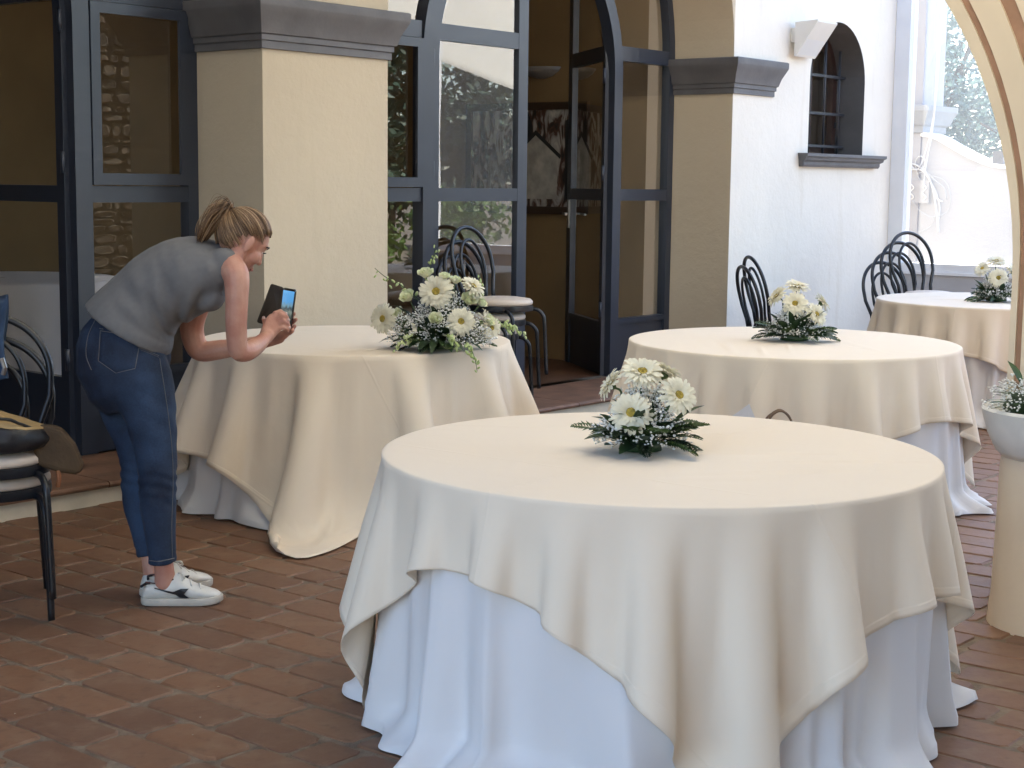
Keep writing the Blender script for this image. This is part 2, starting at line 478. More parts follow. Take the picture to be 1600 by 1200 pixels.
capital(5.67, 6.61, -6.80); capital(1.01, 1.95, -6.80)
# right pillar: the capital turns the jamb and dies into the long wall
capital(10.33, 10.90, -6.80)

# window with reveal, bars and sill
win = MB(); a, b, z0, zs = WIN; r = (b-a)/2; c = (a+b)/2
arcw = [(a, z0)] + [(c+r*math.cos(math.pi*(1-k/24)), zs+r*math.sin(math.pi*(1-k/24))) for k in range(25)] + [(b, z0)]
for p, q in zip(arcw, arcw[1:] + arcw[:1]):
    win.add([F(p[0], DF+.001, p[1]), F(q[0], DF+.001, q[1]), F(q[0], -6.62, q[1]), F(p[0], -6.62, p[1])], [(0, 1, 2, 3)])
wobj = win.build('window', mat('grey_reveal_paint', (.10, .098, .098), .7, var=.2, scale=6, bump=.15, bscale=40), villa, fixn=False)
DARK = mat('dark_wood', (.045, .022, .016), .45, var=.3, scale=10)
fr = MB()
inn = [(c+(p[0]-c)*.86, z0+.05 + (p[1]-z0)*.93) for p in arcw]
fr.strip(inn, arcw, -6.60, -6.54, F)
fr.box((a, -6.60, z0), (b, -6.54, z0+.06), F); fr.box((c-.035, -6.595, z0), (c+.035, -6.535, zs+r-.03), F)
fr.build('frame', DARK, wobj)
pn = MB(); pn.prism(inn, -6.572, -6.568, F); pn.build('pane', GLASS, wobj)
BAR = mat('wrought_iron', (.028, .03, .036), .5, spec=.5)
for i in range(4):
    x = a + .095 + i*(b-a-.19)/3
    zt_ = zs + math.sqrt(max(r*r-(x-c)**2, 0)) - .01
    MB().tube([F(x, -6.47, z0), F(x, -6.47, zt_)], .011, 8).build('bar', BAR, wobj, smooth=True)
for z in (1.86, 2.13, 2.44):
    hw = math.sqrt(max(r*r-max(z-zs, 0)**2, 0)) - .003
    MB().box((c-hw, -6.485, z-.011), (c+hw, -6.457, z+.011), F).build('bar', BAR, wobj)
for zz in (2.02, 2.42):
    MB().box((b-.03, -6.54, zz), (b-.001, -6.50, zz+.05), F).build('hinge', BAR, wobj)
sl = MB()
prof = [(DF-.1, 1.682), (DF+.04, 1.682), (DF+.05, 1.70), (DF+.05, 1.722), (DF+.075, 1.735), (DF+.08, 1.755), (DF+.10, 1.765), (DF+.10, 1.788), (DF-.22, 1.795)]
n = len(prof)
vs = []
for k, s_ in ((-1, 11.38), (1, 12.66)):
    for d, z in prof: vs.append(F(s_ + k*(d-DF)*.6 if d > DF else s_, d, z))
sl.add(vs, [tuple(range(n)), tuple(range(2*n-1, n-1, -1))] + [(i, (i+1) % n, n+(i+1) % n, n+i) for i in range(n)])
sl.build('window_sill', GREY, villa)

# ---- glazed doors
def circ(c, zs, r, t0, t1, n=30): return [(c+r*math.cos(t0+(t1-t0)*k/n), zs+r*math.sin(t0+(t1-t0)*k/n)) for k in range(n+1)]
def door_set(a, b, right_ang, cas):
    c = (a+b)/2; R = (b-a)/2; zs = 2.46; D0, D1 = -6.87, -6.80
    pc = c + .08; pr = .98; pz = 2.33
    f = MB()
    # outer frame
    outer = [(a, .11)] + circ(c, zs, R, math.pi, 0, 40) + [(b, .11)]
    inner = [(a+.07, .11)] + circ(c, zs, R-.07, math.pi, 0, 40) + [(b-.07, .11)]
    f.strip(inner, outer, D0, D1, F)
    # inner portal
    po = [(pc-pr-.10, .11)] + circ(pc, pz, pr+.10, math.pi, 0, 36) + [(pc+pr+.10, .11)]
    pi_ = [(pc-pr, .11)] + circ(pc, pz, pr, math.pi, 0, 36) + [(pc+pr, .11)]
    f.strip(pi_, po, D0-.01, D1+.012, F)
    for x0, x1 in ((a+.07, pc-pr-.10), (pc+pr+.10, b-.07)):
        f.box((x0, D0+.004, 1.405), (x1, D1-.002, 1.49), F); f.box((x0, D0+.004, 2.42), (x1, D1-.002, 2.525), F)
        f.box((x0, D0+.02, .11), (x1, D1-.02, .50), F); f.box((x0, D0+.004, .49), (x1, D1-.002, .53), F)
    fo = f.build('door_frame', STEEL, villa)
    # left sidelight casement
    x0, x1 = (a+.07, pc-pr-.10) if cas < 0 else (pc+pr+.10, b-.07)
    cs = MB()
    for q in ((x0+.004, x0+.06, 1.495, 2.415), (x1-.06, x1-.004, 1.495, 2.415), (x0+.06, x1-.06, 1.495, 1.555), (x0+.06, x1-.06, 2.36, 2.415)):
        cs.box((q[0], D1+.001, q[2]), (q[1], D1+.02, q[3]), F)
    cs.build('casement', STEEL, fo)
    for x0, x1 in ((a+.07, pc-pr-.10), (pc+pr+.10, b-.07)):
        for z0, z1 in ((.52, 1.41), (1.485, 2.425)):
            MB().box((x0-.01, -6.838, z0), (x1+.01, -6.832, z1), F).build('pane', GLASS, fo)
    # lunette pane between portal and outer arch
    lp = MB(); N = 48; X0, X1 = a+.06, b-.06
    def lo(x):
        q = (pr+.09)**2-(x-pc)**2
        return max(2.52, pz+math.sqrt(q)) if q > 0 else 2.52
    def hi(x):
        q = (R-.06)**2-(x-c)**2
        return zs+math.sqrt(max(q, 0))
    P = [X0+(X1-X0)*k/N for k in range(N+1)]
    for x, y in zip(P[:-1], P[1:]):
        if hi(x) > lo(x)-.2 and hi(y) > lo(y)-.2:
            lp.add([F(x, -6.835, min(lo(x), hi(x))), F(y, -6.835, min(lo(y), hi(y))), F(y, -6.835, hi(y)), F(x, -6.835, hi(x))], [(0, 1, 2, 3)])
    lp.build('pane', GLASS, fo, fixn=False)
    # leaves: w runs from the hinge to the meeting stile
    for side in (-1, 1):
        hs = pc + side*(pr-.004); ang = 0.0
        if side == 1: ang = R_(right_ang)
        dvec = US*(-side)
        dv = Matrix.Rotation(-ang, 3, 'Z') @ dvec
        nv = Vector((-dv.y, dv.x, 0))*(1 if side == 1 else -1)
        hp = Vector(F(hs, -6.838, 0))
        def m(w, t, z): 
            v = hp + dv*w + nv*t; return (v.x, v.y, z)
        W = pr-.006; lf = MB(); T0, T1 = -.022, .026
        def arc(r, w0, w1, n=20):
            return [(w, pz + math.sqrt(max(r*r-(pr-w)**2, 0))) for w in [w0+(w1-w0)*(k/n)**1.6 for k in range(n+1)]]
        outer = [(.004, .115)] + arc(pr-.006, .006, W); inner = [(.07, .115)] + arc(pr-.07, .07, W)
        lf.strip(inner, outer, T0, T1, m)
        lf.box((W-.10, T0, .115), (W, T1, pz+pr-.05), m)
        lf.box((.06, T0+.002, 1.405), (W-.09, T1-.002, 1.49), m); lf.box((.06, T0+.002, 2.42), (W-.09, T1-.002, 2.525), m)
        lf.box((.06, T0+.012, .115), (W-.09, T1-.012, .50), m); lf.box((.06, T0+.002, .46), (W-.09, T1-.002, .51), m)
        lo_ = lf.build('door_leaf', STEEL, villa)
        for z0, z1 in ((.50, 1.41), (1.485, 2.425)):
            MB().box((.06, -.003, z0), (W-.09, .003, z1), m).build('pane', GLASS, lo_)
        tp = MB(); top = arc(pr-.05, .06, W-.05)
        tp.prism([(w, z) for w, z in top] + [(W-.05, 2.51), (.06, 2.51)], -.003, .003, m); tp.build('pane', GLASS, lo_)
        if side == 1:
            hd = MB(); hd.box((W-.075, T1, 1.18), (W-.035, T1+.008, 1.40), m)
            hd.tube([m(W-.055, T1+.004, 1.29), m(W-.055, T1+.05, 1.29), m(W-.17, T1+.055, 1.285)], .009, 8)
            hd.build('handle', mat('brushed_steel', (.5, .5, .5), .3, metal=1.0), lo_)
        for zz in (.55, 1.55, 2.25):
            MB().tube([m(-.004, T1+.012, zz), m(-.004, T1+.012, zz+.11)], .012, 8).build('hinge', STEEL, lo_, smooth=True)
    return fo
door_set(6.61, 10.33, 127, -1); door_set(1.95, 5.67, 91, 1); door_set(-2.71, 1.01, 0, 1)

# ---- room behind the doors
rm = MB()
for q in (((10.20, -6.96), (10.20, -12.5)), ((-3.4, -12.5), (-3.4, -6.96))):
    (s0, d0), (s1, d1) = q
    rm.add([F(s0, d0, .05), F(s1, d1, .05), F(s1, d1, 4.7), F(s0, d0, 4.7)], [(0, 1, 2, 3)])
rm.add([F(-3.4, -6.96, 4.7), F(10.2, -6.96, 4.7), F(10.2, -12.5, 4.7), F(-3.4, -12.5, 4.7)], [(0, 1, 2, 3)])
q0 = [(-3.4, 10.2, .05, 4.7)]
for a_, b_, za, zb in q0: rm.add([F(a_, -12.5, za), F(b_, -12.5, za), F(b_, -12.5, zb), F(a_, -12.5, zb)], [(0, 1, 2, 3)])
rm.build('room_wall', ROOMWALL, villa, fixn=False)
rf = MB(); rf.add([F(-3.4, -6.9, .105), F(10.2, -6.9, .105), F(10.2, -12.5, .105), F(-3.4, -12.5, .105)], [(0, 1, 2, 3)])
rf.build('room_floor', ROOMFLOOR, villa, fixn=False)

# ---- glazed end screen with low wall
WHITEP = mat('white_painted_metal', (.74, .75, .76), .45, var=.06, scale=3)
scr = thing('glass_screen', 'white framed clear glass screen closing the bright end of the court', 'glass screen', F(13.05, -4, .88))
MB().box((12.99, -6.275, 0), (13.13, -6.14, 4.3), F).build('post', WHITEP, scr)
MB().box((13.0, -6.14, .80), (13.12, -2.0, .87), F).build('rail', WHITEP, scr)
MB().box((12.985, -6.14, .775), (13.135, -2.0, .80), F).build('rail', WHITEP, scr)
MB().box((13.05, -6.14, .87), (13.058, -2.0, 4.3), F).build('pane', GLASS2, scr)
MB().box((13.0, -2.0, 0), (13.12, -1.88, 4.3), F).build('post', WHITEP, scr)
lw = MB(); lw.box((13.0, -6.14, 0), (13.12, -1.9, .773), F)
tag(lw.build('low_wall', mat('grey_low_wall_paint', (.42, .42, .43), .8, var=.12, scale=3, bump=.15, bscale=30)), 'low grey wall under the glass screen behind the far tables', 'wall')

# ---- garden wall beyond, with a scooped top
gw = MB()
S0, S1 = 15.8, 16.05
top = [(-7.29, 2.055), (-7.2, 2.045), (-7.1, 2.01), (-7.0, 1.955), (-6.9, 1.9), (-6.8, 1.85), (-6.7, 1.805), (-6.6, 1.765), (-6.5, 1.735), (-6.4, 1.722), (-1.0, 1.722)]
poly = [(-1.0, -.05), (-7.29, -.05)] + top
gw.prism(poly, S0, S1, lambda u, t, w: F(t, u, w))
gwo = gw.build('garden_wall', PLASTER_W); tag(gwo, 'pale garden wall with a scooped sloping top seen through the glass', 'wall')
cp = MB(); inn = [(u, w+.002) for u, w in top]; out = [(u, w+.045) for u, w in top]
cp.strip(inn, out, S0-.03, S1+.03, lambda u, t, w: F(t, u, w)); cp.build('coping', mat('white_coping', (.85, .85, .83), .7, var=.05, scale=4), gwo)
MB().box((S0-.02, -6.50, 1.77), (S1+.02, -6.39, 1.90), F).build('end_block', GREY, gwo)
gp = thing('gate_pillar', 'white garden pillar with a blue-grey capital beyond the glass screen', 'pillar', F(15.95, -7.42, 0))
MB().box((15.78, -8.1, 0), (16.3, -7.29, 5), F).build('shaft', PLASTER_W, gp)
cpm = MB(); ringz = [(.015, 2.09), (.03, 2.10), (.03, 2.16), (.06, 2.18), (.09, 2.26), (.12, 2.32), (.12, 2.375), (.0, 2.385)]
rings = []
for o, z in ringz: rings.append([F(15.78-o, -8.1, z), F(15.78-o, -7.29+o, z), F(16.3+o, -7.29+o, z), F(16.3+o, -8.1, z)])
cpm.add([p for r_ in rings for p in r_], [(i*4+k, i*4+k+1, (i+1)*4+k+1, (i+1)*4+k) for i in range(len(rings)-1) for k in range(3)])
cpm.build('capital', mat('blue_grey_capital', (.30, .32, .35), .6, var=.1, scale=4), gp, angle=25)

# ---- transverse arch on the right (pillar, curved bands)
arch = thing('arch_pillar', 'cream arch springing from a pillar with thin terracotta bands', 'arch', F(6.2, -2.2, 0))
ARC_C = mat('cream_arch_paint', (.76, .63, .46), .7, var=.08, scale=3, bump=.1, bscale=30)
ARC_B = mat('terracotta_band', (.40, .225, .135), .75, var=.25, scale=9, bump=.2, bscale=50)
AS, AZ, AR, D0 = 6.04, 1.18, 1.95, -2.385
def contour(off, widen):
    pts = [(D0+off, 0.0), (D0+off, AZ*.5), (D0+off, AZ)]
    for k in range(1, 29):
        t = math.pi/2*k/28
        o = off + widen*math.sin(t)
        pts.append((D0-AR + (AR+o)*math.cos(t), AZ + (AR+o)*math.sin(t)))
    pts += [(-5.4, AZ+AR+off+widen), (-6.275, AZ+AR+off+widen)]
    return pts
mp = lambda u, t, w: F(t, u, w)
lines = [contour(0, 0), contour(.026, .050), contour(.052, .056), contour(.12, .125), contour(.165, .14), contour(.62, .9)]
for i, (mm, dz) in enumerate(((ARC_C, .0), (ARC_B, .012), (ARC_C, -.004), (ARC_B, .012), (ARC_C, .003))):
    nm = 'terracotta_strip' if mm is ARC_B else 'arch_band'
    mb = MB(); mb.strip(lines[i], lines[i+1], AS+dz, AS+.42+dz*.1, mp); mb.build(nm, mm, arch)

# ================================================================== tables and their cloths
def drape(R, zt, half, nt, nr, rot, outer, steps, iters, fold, edge=None):
    """square cloth on a round table: only the fall is simulated, on a polar grid whose first row is the rim"""
    f4 = np.float32
    th = np.linspace(0, 2*np.pi, nt, endpoint=False).astype(f4)
    q = (th-rot+np.pi/4) % (np.pi/2) - np.pi/4
    B = half/np.cos(q)
    for a_, amt, wd in (edge or ()):      # the cloth was not thrown on quite straight
        dd = (np.degrees(th)-a_+180) % 360-180; B = B + amt*np.exp(-(dd/wd)**2)
    k = np.linspace(0, 1, nr)[:, None]; k = k*(.75+.25*k)
    rho = R + (B[None, :]-R)*k
    rest = np.stack([rho*np.cos(th), rho*np.sin(th)], -1).astype(f4)      # flat cloth
    ex = rho-R; ph = fold(th)[None, :]
    rr = R + .002 + ex*(.0+.12*ph); zz = np.maximum(zt-.003-ex*.97, .008); rr = rr + np.maximum(ex-zt, 0)*.4
    P = np.stack([rr*np.cos(th), rr*np.sin(th), zz], -1).astype(f4)
    P[0, :, 0] = R*np.cos(th); P[0, :, 1] = R*np.sin(th); P[0, :, 2] = zt-.003
    w = np.ones((nr, nt), f4); w[0] = 0
    P[1, :, 2] = np.minimum(P[1, :, 2], zt-.006)
    cons = []
    def add_con(di, dj, kk, ks=1.0):
        """all pairs (i,j)-(i+di, j+dj), in independent colours"""
        for ci in ((0, 1) if di else (0,)):
            rows = np.array([i for i in range(nr-di) if (i//di) % 2 == ci]) if di else np.arange(0, nr)
            if di == 0: rows = np.arange(1, nr)
            for cj in ((0, 1) if (dj and not di) else (0,)):
                cols = np.array([j for j in range(nt) if (j//abs(dj)) % 2 == cj]) if (dj and not di) else np.arange(nt)
                A = (rows[:, None]*nt + cols[None, :]).ravel(); C = ((rows+di)[:, None]*nt + ((cols+dj) % nt)[None, :]).ravel()
                L = np.linalg.norm(rest.reshape(-1, 2)[A]-rest.reshape(-1, 2)[C], axis=1).astype(f4)
                wa, wc = w.ravel()[A], w.ravel()[C]
                cons.append((A, C, L, (wa*kk/np.maximum(wa+wc, 1e-6))[:, None], (wc*kk/np.maximum(wa+wc, 1e-6))[:, None], di+abs(dj) > 2 or (di == 0 and abs(dj) > 1)))
    add_con(1, 0, 1.0); add_con(0, 1, 1.0); add_con(1, 1, .45); add_con(1, -1, .45)
    n0 = len(cons)
    add_con(2, 0, .28); add_con(0, 2, .25); add_con(0, 5, .08); add_con(4, 0, .10)
    Pf = P.reshape(-1, 3); V = np.zeros_like(Pf); dt = f4(1/60.); wf = (w.ravel() > 0)
    Rin = R-.05
    for it in range(steps):
        V *= f4(.965); V[:, 2] -= f4(9.8)*dt
        P0 = Pf.copy(); Pf += V*dt*wf[:, None]
        for j in range(iters):
            for c in (cons if j % 3 == 0 else cons[:n0]):
                A, C, L, ka, kc, soft = c
                d = Pf[C]-Pf[A]; l = np.sqrt(np.einsum('ij,ij->i', d, d))+f4(1e-9)
                d *= ((l-L)/l)[:, None]
                Pf[A] += d*ka; Pf[C] -= d*kc
            x, y, z = Pf[:, 0], Pf[:, 1], Pf[:, 2]
            r = np.hypot(x, y)+f4(1e-9)
            Rz = np.where(z > zt-.05, R+.001, np.maximum(Rin, R-(zt-.05-z)*.8))
            Rz = np.maximum(Rz, outer(np.arctan2(y, x), z))
            nr_ = np.where(wf & (r < Rz), Rz, r); sc = (nr_/r).astype(f4)
            Pf[:, 0] *= sc; Pf[:, 1] *= sc
            Pf[:, 2] = np.where(wf, np.clip(z, .008, zt-.004), z)
        V = (Pf-P0)/dt; V[Pf[:, 2] < .014] *= f4(.25)
        sp = np.sqrt((V*V).sum(1, keepdims=True))+f4(1e-9); V *= np.minimum(f4(1), f4(3)/sp)
    P = Pf.reshape(nr, nt, 3).astype(float)
    # pinned top: rings inside the rim
    tops = []
    for f, dz in [(.02, 0)] + [(.04+.945*(k/30)**.85, 0) for k in range(31)] + [(.994, -.0008)]:
        tops.append(np.stack([f*R*np.cos(th), f*R*np.sin(th), np.full(nt, zt+dz)], -1))
    T = np.stack(tops)
    uv = np.concatenate([T[..., :2], rest], 0)
    return np.concatenate([T, P], 0), uv
def envelope(P,keep,R,zt,nt=180,nz=24,add=.006):
    m=keep
    th=np.arctan2(P[...,1],P[...,0])[m]; r=np.hypot(P[...,0],P[...,1])[m]; z=P[...,2][m]
    G=np.full((nt,nz),R-.05)
    # densify by midpoint sampling
    i=((th+np.pi)/(2*np.pi)*nt).astype(int)%nt; k=np.clip((z/zt*(nz-1)),0,nz-1).astype(int)
    np.maximum.at(G,(i,k),r)
    g=G.copy()
    for a in (-1,1):
        g=np.maximum(g,np.roll(G,a,0)); 
    g2=g.copy(); g2[:,1:]=np.maximum(g2[:,1:],g[:,:-1]); g2[:,:-1]=np.maximum(g2[:,:-1],g[:,1:])
    g=(g2+np.roll(g2,1,0)+np.roll(g2,-1,0))/3+add
    g[:,-1]=R
    def f(t,zz):
        a=(t+np.pi)/(2*np.pi)*nt-.5; i0=np.floor(a).astype(int); fa=a-i0
        b=np.clip(zz/zt*(nz-1),0,nz-1.001); k0=b.astype(int); fb=b-k0
        i1=(i0+1)%nt; i0=i0%nt
        v=(g[i0,k0]*(1-fa)+g[i1,k0]*fa)*(1-fb)+(g[i0,k0+1]*(1-fa)+g[i1,k0+1]*fa)*fb
        return np.where(zz<zt-.02,v,0)
    return f

LINEN = None
def cloth_mat(name, col, weave, creased=False):
    m = bpy.data.materials.new(name); m.use_nodes = True
    nt = m.node_tree; b = nt.nodes['Principled BSDF']
    b.inputs['Base Color'].default_value = (*col, 1); b.inputs['Roughness'].default_value = .85; b.inputs['Specular IOR Level'].default_value = .2
    b.inputs['Sheen Weight'].default_value = .15
    tc = nt.nodes.new('ShaderNodeTexCoord')
    n1 = nt.nodes.new('ShaderNodeTexNoise'); n1.inputs['Scale'].default_value = 2.4; n1.inputs['Detail'].default_value = 3
    n2 = nt.nodes.new('ShaderNodeTexNoise'); n2.inputs['Scale'].default_value = 520; n2.inputs['Detail'].default_value = 2
    nt.links.new(tc.outputs['Object'], n1.inputs['Vector']); nt.links.new(tc.outputs['Object'], n2.inputs['Vector'])
    b1 = nt.nodes.new('ShaderNodeBump'); b1.inputs['Strength'].default_value = .28; b1.inputs['Distance'].default_value = .02
    b2 = nt.nodes.new('ShaderNodeBump'); b2.inputs['Strength'].default_value = weave; b2.inputs['Distance'].default_value = .001
    hsrc = n1.outputs['Fac']
    if creased:      # sharp lines left where the cloth lay folded
        uvn = nt.nodes.new('ShaderNodeUVMap'); sp = nt.nodes.new('ShaderNodeSeparateXYZ'); nt.links.new(uvn.outputs[0], sp.inputs[0])
        for ax, cnt in (('X', 2.0), ('Y', 3.0)):
            q = nt.nodes.new('ShaderNodeMath'); q.operation = 'PINGPONG'; q.inputs[1].default_value = .5/cnt
            mr = nt.nodes.new('ShaderNodeMapRange'); mr.inputs['From Min'].default_value = 0; mr.inputs['From Max'].default_value = .0032; mr.inputs['To Min'].default_value = .20; mr.inputs['To Max'].default_value = 0
            nt.links.new(sp.outputs[ax], q.inputs[0]); nt.links.new(q.outputs[0], mr.inputs['Value'])
            am = nt.nodes.new('ShaderNodeMath'); am.operation = 'ADD'; nt.links.new(hsrc, am.inputs[0]); nt.links.new(mr.outputs[0], am.inputs[1]); hsrc = am.outputs[0]
    if creased:      # stitched hem
        mxs = []
        for ax in 'XY':
            a1 = nt.nodes.new('ShaderNodeMath'); a1.operation = 'SUBTRACT'; a1.inputs[1].default_value = .5; a2 = nt.nodes.new('ShaderNodeMath'); a2.operation = 'ABSOLUTE'
            nt.links.new(sp.outputs[ax], a1.inputs[0]); nt.links.new(a1.outputs[0], a2.inputs[0]); mxs.append(a2)
        mm = nt.nodes.new('ShaderNodeMath'); mm.operation = 'MAXIMUM'; nt.links.new(mxs[0].outputs[0], mm.inputs[0]); nt.links.new(mxs[1].outputs[0], mm.inputs[1])
        hm = nt.nodes.new('ShaderNodeMapRange'); hm.inputs['From Min'].default_value = creased-.0105; hm.inputs['From Max'].default_value = creased-.0085; hm.inputs['To Max'].default_value = .35
        nt.links.new(mm.outputs[0], hm.inputs['Value']); am = nt.nodes.new('ShaderNodeMath'); am.operation = 'ADD'; nt.links.new(hsrc, am.inputs[0]); nt.links.new(hm.outputs[0], am.inputs[1]); hsrc = am.outputs[0]
        nw = nt.nodes.new('ShaderNodeTexNoise'); nw.inputs['Scale'].default_value = 11; nw.inputs['Detail'].default_value = 5; nw.inputs['Distortion'].default_value = .6
        nt.links.new(tc.outputs['Object'], nw.inputs['Vector']); aw = nt.nodes.new('ShaderNodeMath'); aw.operation = 'MULTIPLY_ADD'; aw.inputs[1].default_value = .22
        nt.links.new(nw.outputs['Fac'], aw.inputs[0]); nt.links.new(hsrc, aw.inputs[2]); hsrc = aw.outputs[0]
    nt.links.new(hsrc, b1.inputs['Height']); nt.links.new(n2.outputs['Fac'], b2.inputs['Height'])
    nt.links.new(b1.outputs['Normal'], b2.inputs['Normal']); nt.links.new(b2.outputs['Normal'], b.inputs['Normal'])
    tr = nt.nodes.new('ShaderNodeBsdfTranslucent'); tr.inputs['Color'].default_value = (*col, 1); nt.links.new(b2.outputs['Normal'], tr.inputs['Normal'])
    mx = nt.nodes.new('ShaderNodeMixShader'); mx.inputs['Fac'].default_value = .12
    nt.links.new(b.outputs[0], mx.inputs[1]); nt.links.new(tr.outputs[0], mx.inputs[2]); nt.links.new(mx.outputs[0], nt.nodes['Material Output'].inputs['Surface'])
    return m
CREAM = cloth_mat('cream_linen', (.79, .685, .55), .25, 1.035*.42)
CREAM_L = cloth_mat('cream_linen_large', (.79, .685, .55), .25, 1.20*.42)
WHITE = cloth_mat('white_cotton', (.72, .70, .695), .2)
def cloth_mesh(P, UV, name, m, rot, creases):
    for (cx, cy, ang, ln, amp, wd) in creases:      # long soft ridges left from folding
        ca, sa = math.cos(ang), math.sin(ang)
        u = (P[..., 0]-cx)*ca + (P[..., 1]-cy)*sa; v = -(P[..., 0]-cx)*sa + (P[..., 1]-cy)*ca
        P[:32, :, 2] += (amp*np.exp(-(v/wd)**2)*np.clip(1.2-np.abs(u)/ln, 0, 1))[:32]
    n, k = P.shape[:2]; me = bpy.data.meshes.new(name)
    f = [(i*k+j, (i+1)*k+j, (i+1)*k+(j+1) % k, i*k+(j+1) % k) for i in range(n-1) for j in range(k)] + [tuple(range(k))]
    me.from_pydata(P.reshape(-1, 3).tolist(), [], f); me.materials.append(m)
    me.polygons.foreach_set('use_smooth', [True]*len(me.polygons))
    c, s = math.cos(-rot), math.sin(-rot); U = UV.reshape(-1, 2); U = np.stack([U[:, 0]*c-U[:, 1]*s, U[:, 0]*s+U[:, 1]*c], -1)*.42+.5
    uv = me.uv_layers.new(name='UVMap'); li = np.zeros(len(me.loops), int); me.loops.foreach_get('vertex_index', li); uv.data.foreach_set('uv', U[li].ravel())
    bm = bmesh.new(); bm.from_mesh(me); bmesh.ops.recalc_face_normals(bm, faces=bm.faces)
    c = min(bm.faces, key=lambda f: f.calc_center_median().xy.length)
    if c.normal.z < 0: bmesh.ops.reverse_faces(bm, faces=bm.faces)
    bm.to_mesh(me); bm.free()
    return me
def add_cloth(me, name, loc, rz, sc, label, cat, group):
    o = put(name, me, None, loc); o.rotation_euler = (0, 0, rz); o.scale = (sc, sc, 1)
    if name == 'tablecloth':
        so = o.modifiers.new('hem', 'SOLIDIFY'); so.thickness = .0012; so.offset = 1
    return tag(o, label, cat, group)
f1 = lambda t: (np.cos(11*t+.5)+.8*np.cos(17*t+2)+.5*np.cos(7*t))/2
f2 = lambda t: (np.cos(11*t+1)+.9*np.cos(17*t+2)+.6*np.cos(6*t)+.5*np.cos(27*t+1))/2
f3 = lambda t: (np.cos(10*t+2.1)+.7*np.cos(16*t+.4)+.6*np.cos(6*t+1))/2
def skirt(R, zt, seed, nth=420, puddle=.05, flare=.035):
    """gathered floor length skirt: sharp uneven pleats that open towards the floor and break on it"""
    rn = np.random.RandomState(seed)
    zs = np.concatenate([[zt, zt, zt, zt-.012, zt-.04], np.linspace(zt-.09, .10, 22), [.075, .055, .04, .028, .018, .012, .008]])
    rs = np.concatenate([[.3*R, .7*R, R-.03, R-.006, R-.002], np.full(len(zs)-5, R)])
    th = np.linspace(0, 2*np.pi, nth, endpoint=False)
    warp = sum(rn.uniform(.05, .22)*np.sin(k*th+rn.uniform(0, 6.28)) for k in (2, 3, 5, 7))
    P = np.zeros((len(zs), nth, 3))
    ph = rn.uniform(0, 6.28, 6)
    for i, z in enumerate(zs):
        t = np.clip((zt-z)/zt, 0, 1); g = np.clip((zt-.02-z)/zt, 0, 1)
        tw = th + warp + .10*t*np.sin(4*th+ph[0]) + .05*t*np.sin(9*th+ph[1])
        a = np.sin(15*tw+ph[2]); b = np.sin(24*tw+ph[3]+1.5*t); c = np.sin(9*tw+ph[4])
        a2 = 1-2*np.abs(np.sin(7.5*tw+ph[2]*.5))**.75
        f = a2*(.75+.45*np.sin(3*th+ph[5])) + .38*b + .40*c + .22*np.sin(41*tw+ph[0]+2*t)*np.clip(np.sin(5*th+ph[1]), 0, 1)
        r = rs[i] + g*flare + (.010+.040*t)*f*g**.6
        lowf = np.clip((.11-z)/.11, 0, 1)
        r = r + lowf**1.6*(puddle*(1+.8*np.sin(5*th+ph[0])+.5*np.sin(11*th+ph[2])))
        zz = z + lowf*.014*(1+np.sin(31*tw+ph[1]))*(z > .009)
        P[i] = np.stack([r*np.cos(th), r*np.sin(th), np.full(nth, 1.)*zz], -1)
    return P
def skirt_mesh(P):
    n, m = P.shape[:2]; me = bpy.data.meshes.new('underskirt')
    f = [(i*m+k, (i+1)*m+k, (i+1)*m+(k+1) % m, i*m+(k+1) % m) for i in range(n-1) for k in range(m)]
    me.from_pydata(P.reshape(-1, 3).tolist(), [], f); me.materials.append(WHITE)
    me.polygons.foreach_set('use_smooth', [True]*len(me.polygons)); return me
SA = skirt(.785, .755, 3, puddle=.085); SB = skirt(.741, .755, 8, puddle=.04, flare=.11)
full = lambda P: np.ones(P.shape[:2], bool)
RA, RB = R_(45-82), R_(45-95)
QA, UA = drape(.797, .765, 1.035, 320, 30, RA, envelope(SA[3:], full(SA[3:]), .785, .755), 150, 11, f2, ((-142, -.105, 26), (-84, .05, 16), (-170, .03, 10)))
QB, UB = drape(.753, .765, 1.20, 256, 28, RB, envelope(SB[3:], full(SB[3:]), .741, .755), 140, 10, f1, ((-97, .17, 13), (178, .05, 14)))
cr = [(.36, -.30, R_(8), .30, .0075, .012), (.50, -.14, R_(5), .26, .0065, .011), (.30, -.02, R_(3), .30, .004, .012), (.10, -.42, R_(10), .35, .004, .013), (-.35, .42, R_(-10), .35, .003, .012), (.1, .3, R_(20), .4, .0025, .014), (-.4, -.2, R_(80), .3, .002, .015)]
MPA = skirt_mesh(SA); MQA = cloth_mesh(QA, UA, 'tablecloth', CREAM, RA, cr)
MPB = skirt_mesh(SB); MQB = cloth_mesh(QB, UB, 'tablecloth', CREAM_L, RB, cr[2:])
def banquet_table(x, y, R, label):
    t = thing('banquet_table', label, 'table', (0, 0, 0), 0, 'round banquet tables under long cloths')
    TM = mat('table_wood', (.25, .15, .08), .5)
    MB().lathe([(R-.03, .715), (R-.02, .72), (R-.02, .745), (R-.03, .75)], 48).build('tabletop', TM, t)
    for k in range(4):
        a = R_(45+90*k); MB().tube([(R*.62*math.cos(a), R*.62*math.sin(a), 0), (R*.62*math.cos(a), R*.62*math.sin(a), .715)], .02, 8).build('leg', BAR, t)
    t.location = (x, y, 0)
banquet_table(.426, 4.52, .785, 'large round table in the foreground under cream and white cloths')
banquet_table(-.765, 7.686, .741, 'round table the woman in grey leans over, under cream and white cloths')
